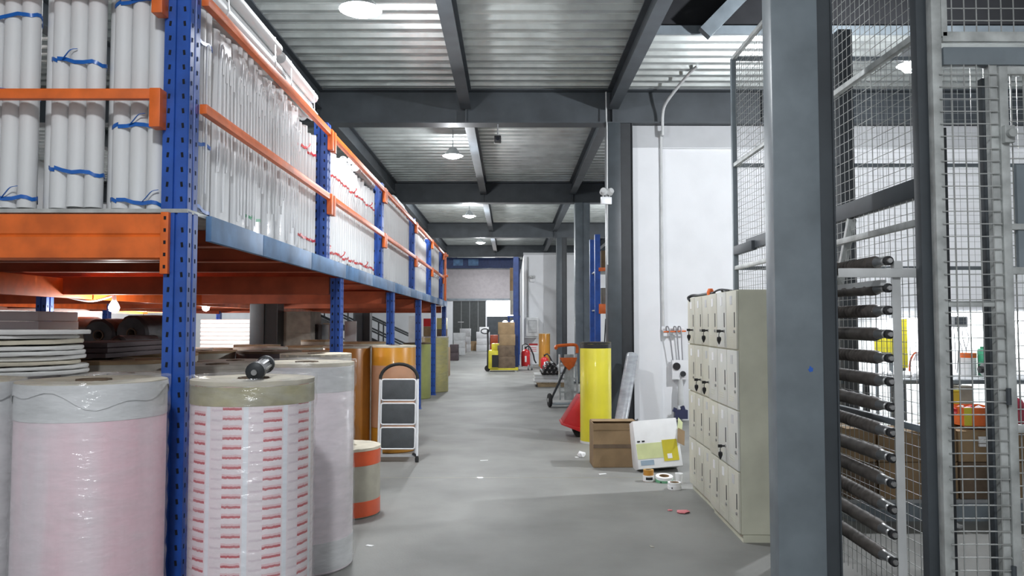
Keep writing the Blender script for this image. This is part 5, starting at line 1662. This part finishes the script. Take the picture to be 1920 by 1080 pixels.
x, z = on_bench(1849, 650)
t = thing('green_flask', 'green plastic flask standing on the work bench', 'flask', (x, YW, z_b))
h = z - z_b
MB().lathe([(0, 0), (0.075, 0), (0.08, 0.02), (0.08, h * 0.86), (0.07, h * 0.93), (0, h * 0.93)], seg=22).build('body', M['green'], t)
MB().lathe([(0, h * 0.93), (0.055, h * 0.93), (0.055, h), (0, h)], seg=18).build('cap', M['green'], t)
MB().tube(smooth_path([(0.075, 0, h * 0.3), (0.13, 0, h * 0.35), (0.13, 0, h * 0.6), (0.075, 0, h * 0.7)], 4), 0.012, 8).build('handle', M['green_tape'], t)
x, z = on_bench(1821, 662)
t = thing('lidded_jar', 'white jar with orange lid standing on the work bench', 'jar', (x, YW + 0.05, z_b))
h = z - z_b
MB().lathe([(0, 0), (0.065, 0), (0.07, 0.02), (0.07, h * 0.8), (0.06, h * 0.85), (0, h * 0.85)], seg=20).build('jar', M['paper'], t)
MB().lathe([(0, h * 0.80), (0.074, h * 0.80), (0.074, h), (0, h)], seg=20).build('lid', M['orange'], t)
x, z = on_bench(1832, 690)
t = thing('bench_motor', 'grey motor with black spindle on the work bench front', 'motor', (x, YW - 0.2, z_b))
MB().cyl((-0.02, 0, 0.085), (0.16, 0, 0.085), 0.075, seg=22).build('housing', M['grey_plastic'], t)
MB().box(-0.02, 0.16, -0.07, 0.07, 0, 0.03).build('foot', M['grey_plastic'], t)
MB().cyl((-0.10, 0, 0.085), (-0.02, 0, 0.085), 0.035, seg=16).build('spindle', M['black'], t)
MB().lathe([(0.02, 0), (0.06, 0.005), (0.06, 0.02), (0.02, 0.025)], (-0.07, 0, 0.085), seg=18, rot=(0, PI / 2, 0), close=True).build('flange', M['chrome'], t)
x, z = on_bench(1705, 690)
t = thing('desk_fan', 'pale bent desk lamp on the left end of the work bench', 'lamp', (x, YW, z_b))
MB().lathe([(0, 0), (0.06, 0), (0.06, 0.02), (0.02, 0.03), (0, 0.03)], seg=18).build('base', M['white_paint'], t)
MB().tube(smooth_path([(0, 0, 0.02), (0.01, 0, 0.15), (0.06, 0, 0.24), (0.10, 0, 0.20)], 5), 0.010, 8).build('arm', M['orange_tape'], t)
MB().lathe([(0.02, 0.06), (0.06, -0.03), (0.054, -0.03), (0.015, 0.05)], (0.10, 0, 0.19), seg=16, close=True).build('shade', M['white_paint'], t)
random.seed(8)
for k in range(9):
    px = 1645 + k * 11 + random.uniform(-3, 3)
    x, z = on_bench(px, 700)
    crumple('paper_scrap', f'white crumpled paper heap piece on the bench behind the shafts, {ORD[k]} from its end', (x, YW - 0.1 + 0.05 * (k % 3), z_b), 0.05, 'paper', 0.8, 40 + k)
    bpy.context.scene.collection.objects[-1]['group'] = 'crumpled papers on the bench'
# yellow panels standing behind
for px0, px1, py0, py1, Y, lab in ((1690, 1703, 598, 690, 9.2, 'narrow tall yellow-green panel standing behind the shaft rack'), (1640, 1678, 634, 676, 9.6, 'yellow panel half hidden behind the air shafts')):
    a, e = at(px0, py0, Y), at(px1, py1, Y)
    t = thing('yellow_screen', lab, 'panel', ((a.x + e.x) / 2, Y, 0))
    MB().box(a.x, e.x, Y, Y + 0.02, e.z, a.z).build('panel', M['yellow_film'], t, world=True, bevel=0.003)
    MB().box(a.x + 0.02, a.x + 0.05, Y + 0.02, Y + 0.05, 0, a.z - 0.02).build('stand', M['steel_mid'], t, world=True)
    MB().box(e.x - 0.05, e.x - 0.02, Y + 0.02, Y + 0.05, 0, a.z - 0.02).build('stand', M['steel_mid'], t, world=True)

# low grey platform with brown cartons
YP = 6.15
zp = 0.17
x0, x1 = at(1592, 940, YP).x, 4.9
pl = thing('low_platform', 'low grey platform under the brown cartons in the workshop', 'platform', (x0, YP, 0))
MB().box(x0, x1, YP, YP + 0.8, zp - 0.03, zp).build('top', M['grey_plastic'], pl, world=True, bevel=0.004)
MB().box(x0 + 0.01, x1 - 0.01, YP + 0.012, YP + 0.8, 0.0, zp - 0.03).build('skirt', M['steel_mid'], pl, world=True)
zc = at(1700, 805, YP).z
ww = [(1592, 1648), (1650, 1736), (1738, 1800), (1802, 1862), (1864, 1935), (1937, 1990)]
for k, (p0, p1) in enumerate(ww):
    zm = zp + (zc - zp) * 0.52
    a, e = at(p0, 900, YP).x, at(p1, 900, YP).x
    carton(f'brown carton on the low workshop platform, {ORD[k]} from the shafts', a + 0.004, e - 0.004, YP + 0.02, YP + 0.42, zp + 0.001, zm, 'card' if k % 3 else 'card_dark', 'cartons on the workshop platform')
    carton(f'brown carton in the upper layer on the workshop platform, {ORD[k]} from the shafts', a + 0.004, e - 0.004, YP + 0.03, YP + 0.40, zm + 0.003, zc - 0.02 * (k % 2), 'card' if k % 2 else 'card', 'cartons on the workshop platform')
# things on the cartons
a, e = at(1790, 762, 6.4), at(1858, 802, 6.4)
t = thing('parts_tray', 'orange open tray of white scraps on the workshop cartons', 'tray', ((a.x + e.x) / 2, 6.42, zc + 0.002))
hx, hh = (e.x - a.x) / 2, a.z - zc
b = MB()
b.box(-hx, hx, -0.15, -0.142, 0, hh)
b.box(-hx, hx, 0.142, 0.15, 0, hh)
b.box(-hx, -hx + 0.008, -0.142, 0.142, 0, hh)
b.box(hx - 0.008, hx, -0.142, 0.142, 0, hh)
b.box(-hx, hx, -0.15, 0.15, 0, 0.006)
b.build('tray', M['orange'], t)
MB().box(-hx, -hx + 0.06, -0.154, -0.150, 0.01, hh).build('sticker', M['yellow_film'], t)
for k in range(7):
    crumple('white_scrap', f'white scrap heaped in the orange tray, {ORD[k]} along it', ((a.x + e.x) / 2 - hx * 0.8 + k * hx * 0.27, 6.40 + 0.04 * (k % 2), zc + hh * 0.55), 0.055, 'paper' if k % 3 else 'red', 0.9, 60 + k)
a, e = at(1776, 735, 6.7), at(1792, 810, 6.7)
t = thing('yellow_bin', 'yellow upright bin beside the orange tray', 'bin', ((a.x + e.x) / 2, 6.70, zp + 0.001))
MB().box(-0.05, 0.05, -0.05, 0.1, 0, a.z - zp).build('bin', M['yellow_film'], t, bevel=0.008)
MB().box(-0.055, 0.055, -0.055, 0.105, a.z - zp, a.z - zp + 0.02).build('rim', M['yellow_film'], t, bevel=0.004)
a, e = at(1797, 724, 7.0), at(1826, 760, 7.0)
carton('grey box standing between the yellow bin and the motor', a.x, e.x, 7.0, 7.15, zp + 0.001, a.z, 'grey_plastic' if False else 'card_grey')
a, e = at(1838, 818, YP), at(1866, 838, YP)
t = thing('white_booklet', 'small stack of white paper stuck on the carton front', 'paper', ((a.x + e.x) / 2, YP + 0.022, e.z))
for k in range(3):
    MB().box(-0.06, 0.06, -0.012 + 0.002 * k, 0.006, k * 0.028, k * 0.028 + 0.022).build('sheet', M['paper'], t)
for px0, px1, py0, py1, m, lab in ((1880, 1935, 745, 802, 'red_film', 'red bag on the cartons seen through the cage door'), (1595, 1650, 795, 806, 'yellow_pale', 'yellow sheet on the cartons behind the air shafts')):
    a, e = at(px0, py0, 6.3), at(px1, py1, 6.3)
    t = thing('plastic_bag', lab, 'bag', ((a.x + e.x) / 2, 6.36, zc + 0.002))
    hx, hh = (e.x - a.x) / 2, max(0.03, a.z - zc)
    MB().lathe([(0, 0), (0.9, 0.0), (1.0, 0.15), (0.95, 0.55), (0.6, 0.9), (0.15, 1.0), (0, 0.98)], seg=18, jit=0.05).build('bag', M[m], t)
    t.scale = (hx, 0.12, hh)
a = at(1801, 966, 5.9)
crumple('plastic_bag', 'small pale blue plastic scrap on the floor before the workshop platform', (a.x, 5.95, 0), 0.045, 'grey_light', 0.6, 77, 'scrap')
a = at(1614, 1052, 4.4)
tag(MB().tube([(a.x - 0.1, 4.75, 0.012), (a.x, 4.45, 0.012), (a.x + 0.12, 4.15, 0.012)], 0.011, 8).build('metal_rod', M['steel_dark']), 'thin dark rod lying on the floor below the air shafts', 'rod')
bpy.data.objects.remove(ws, do_unlink=True)
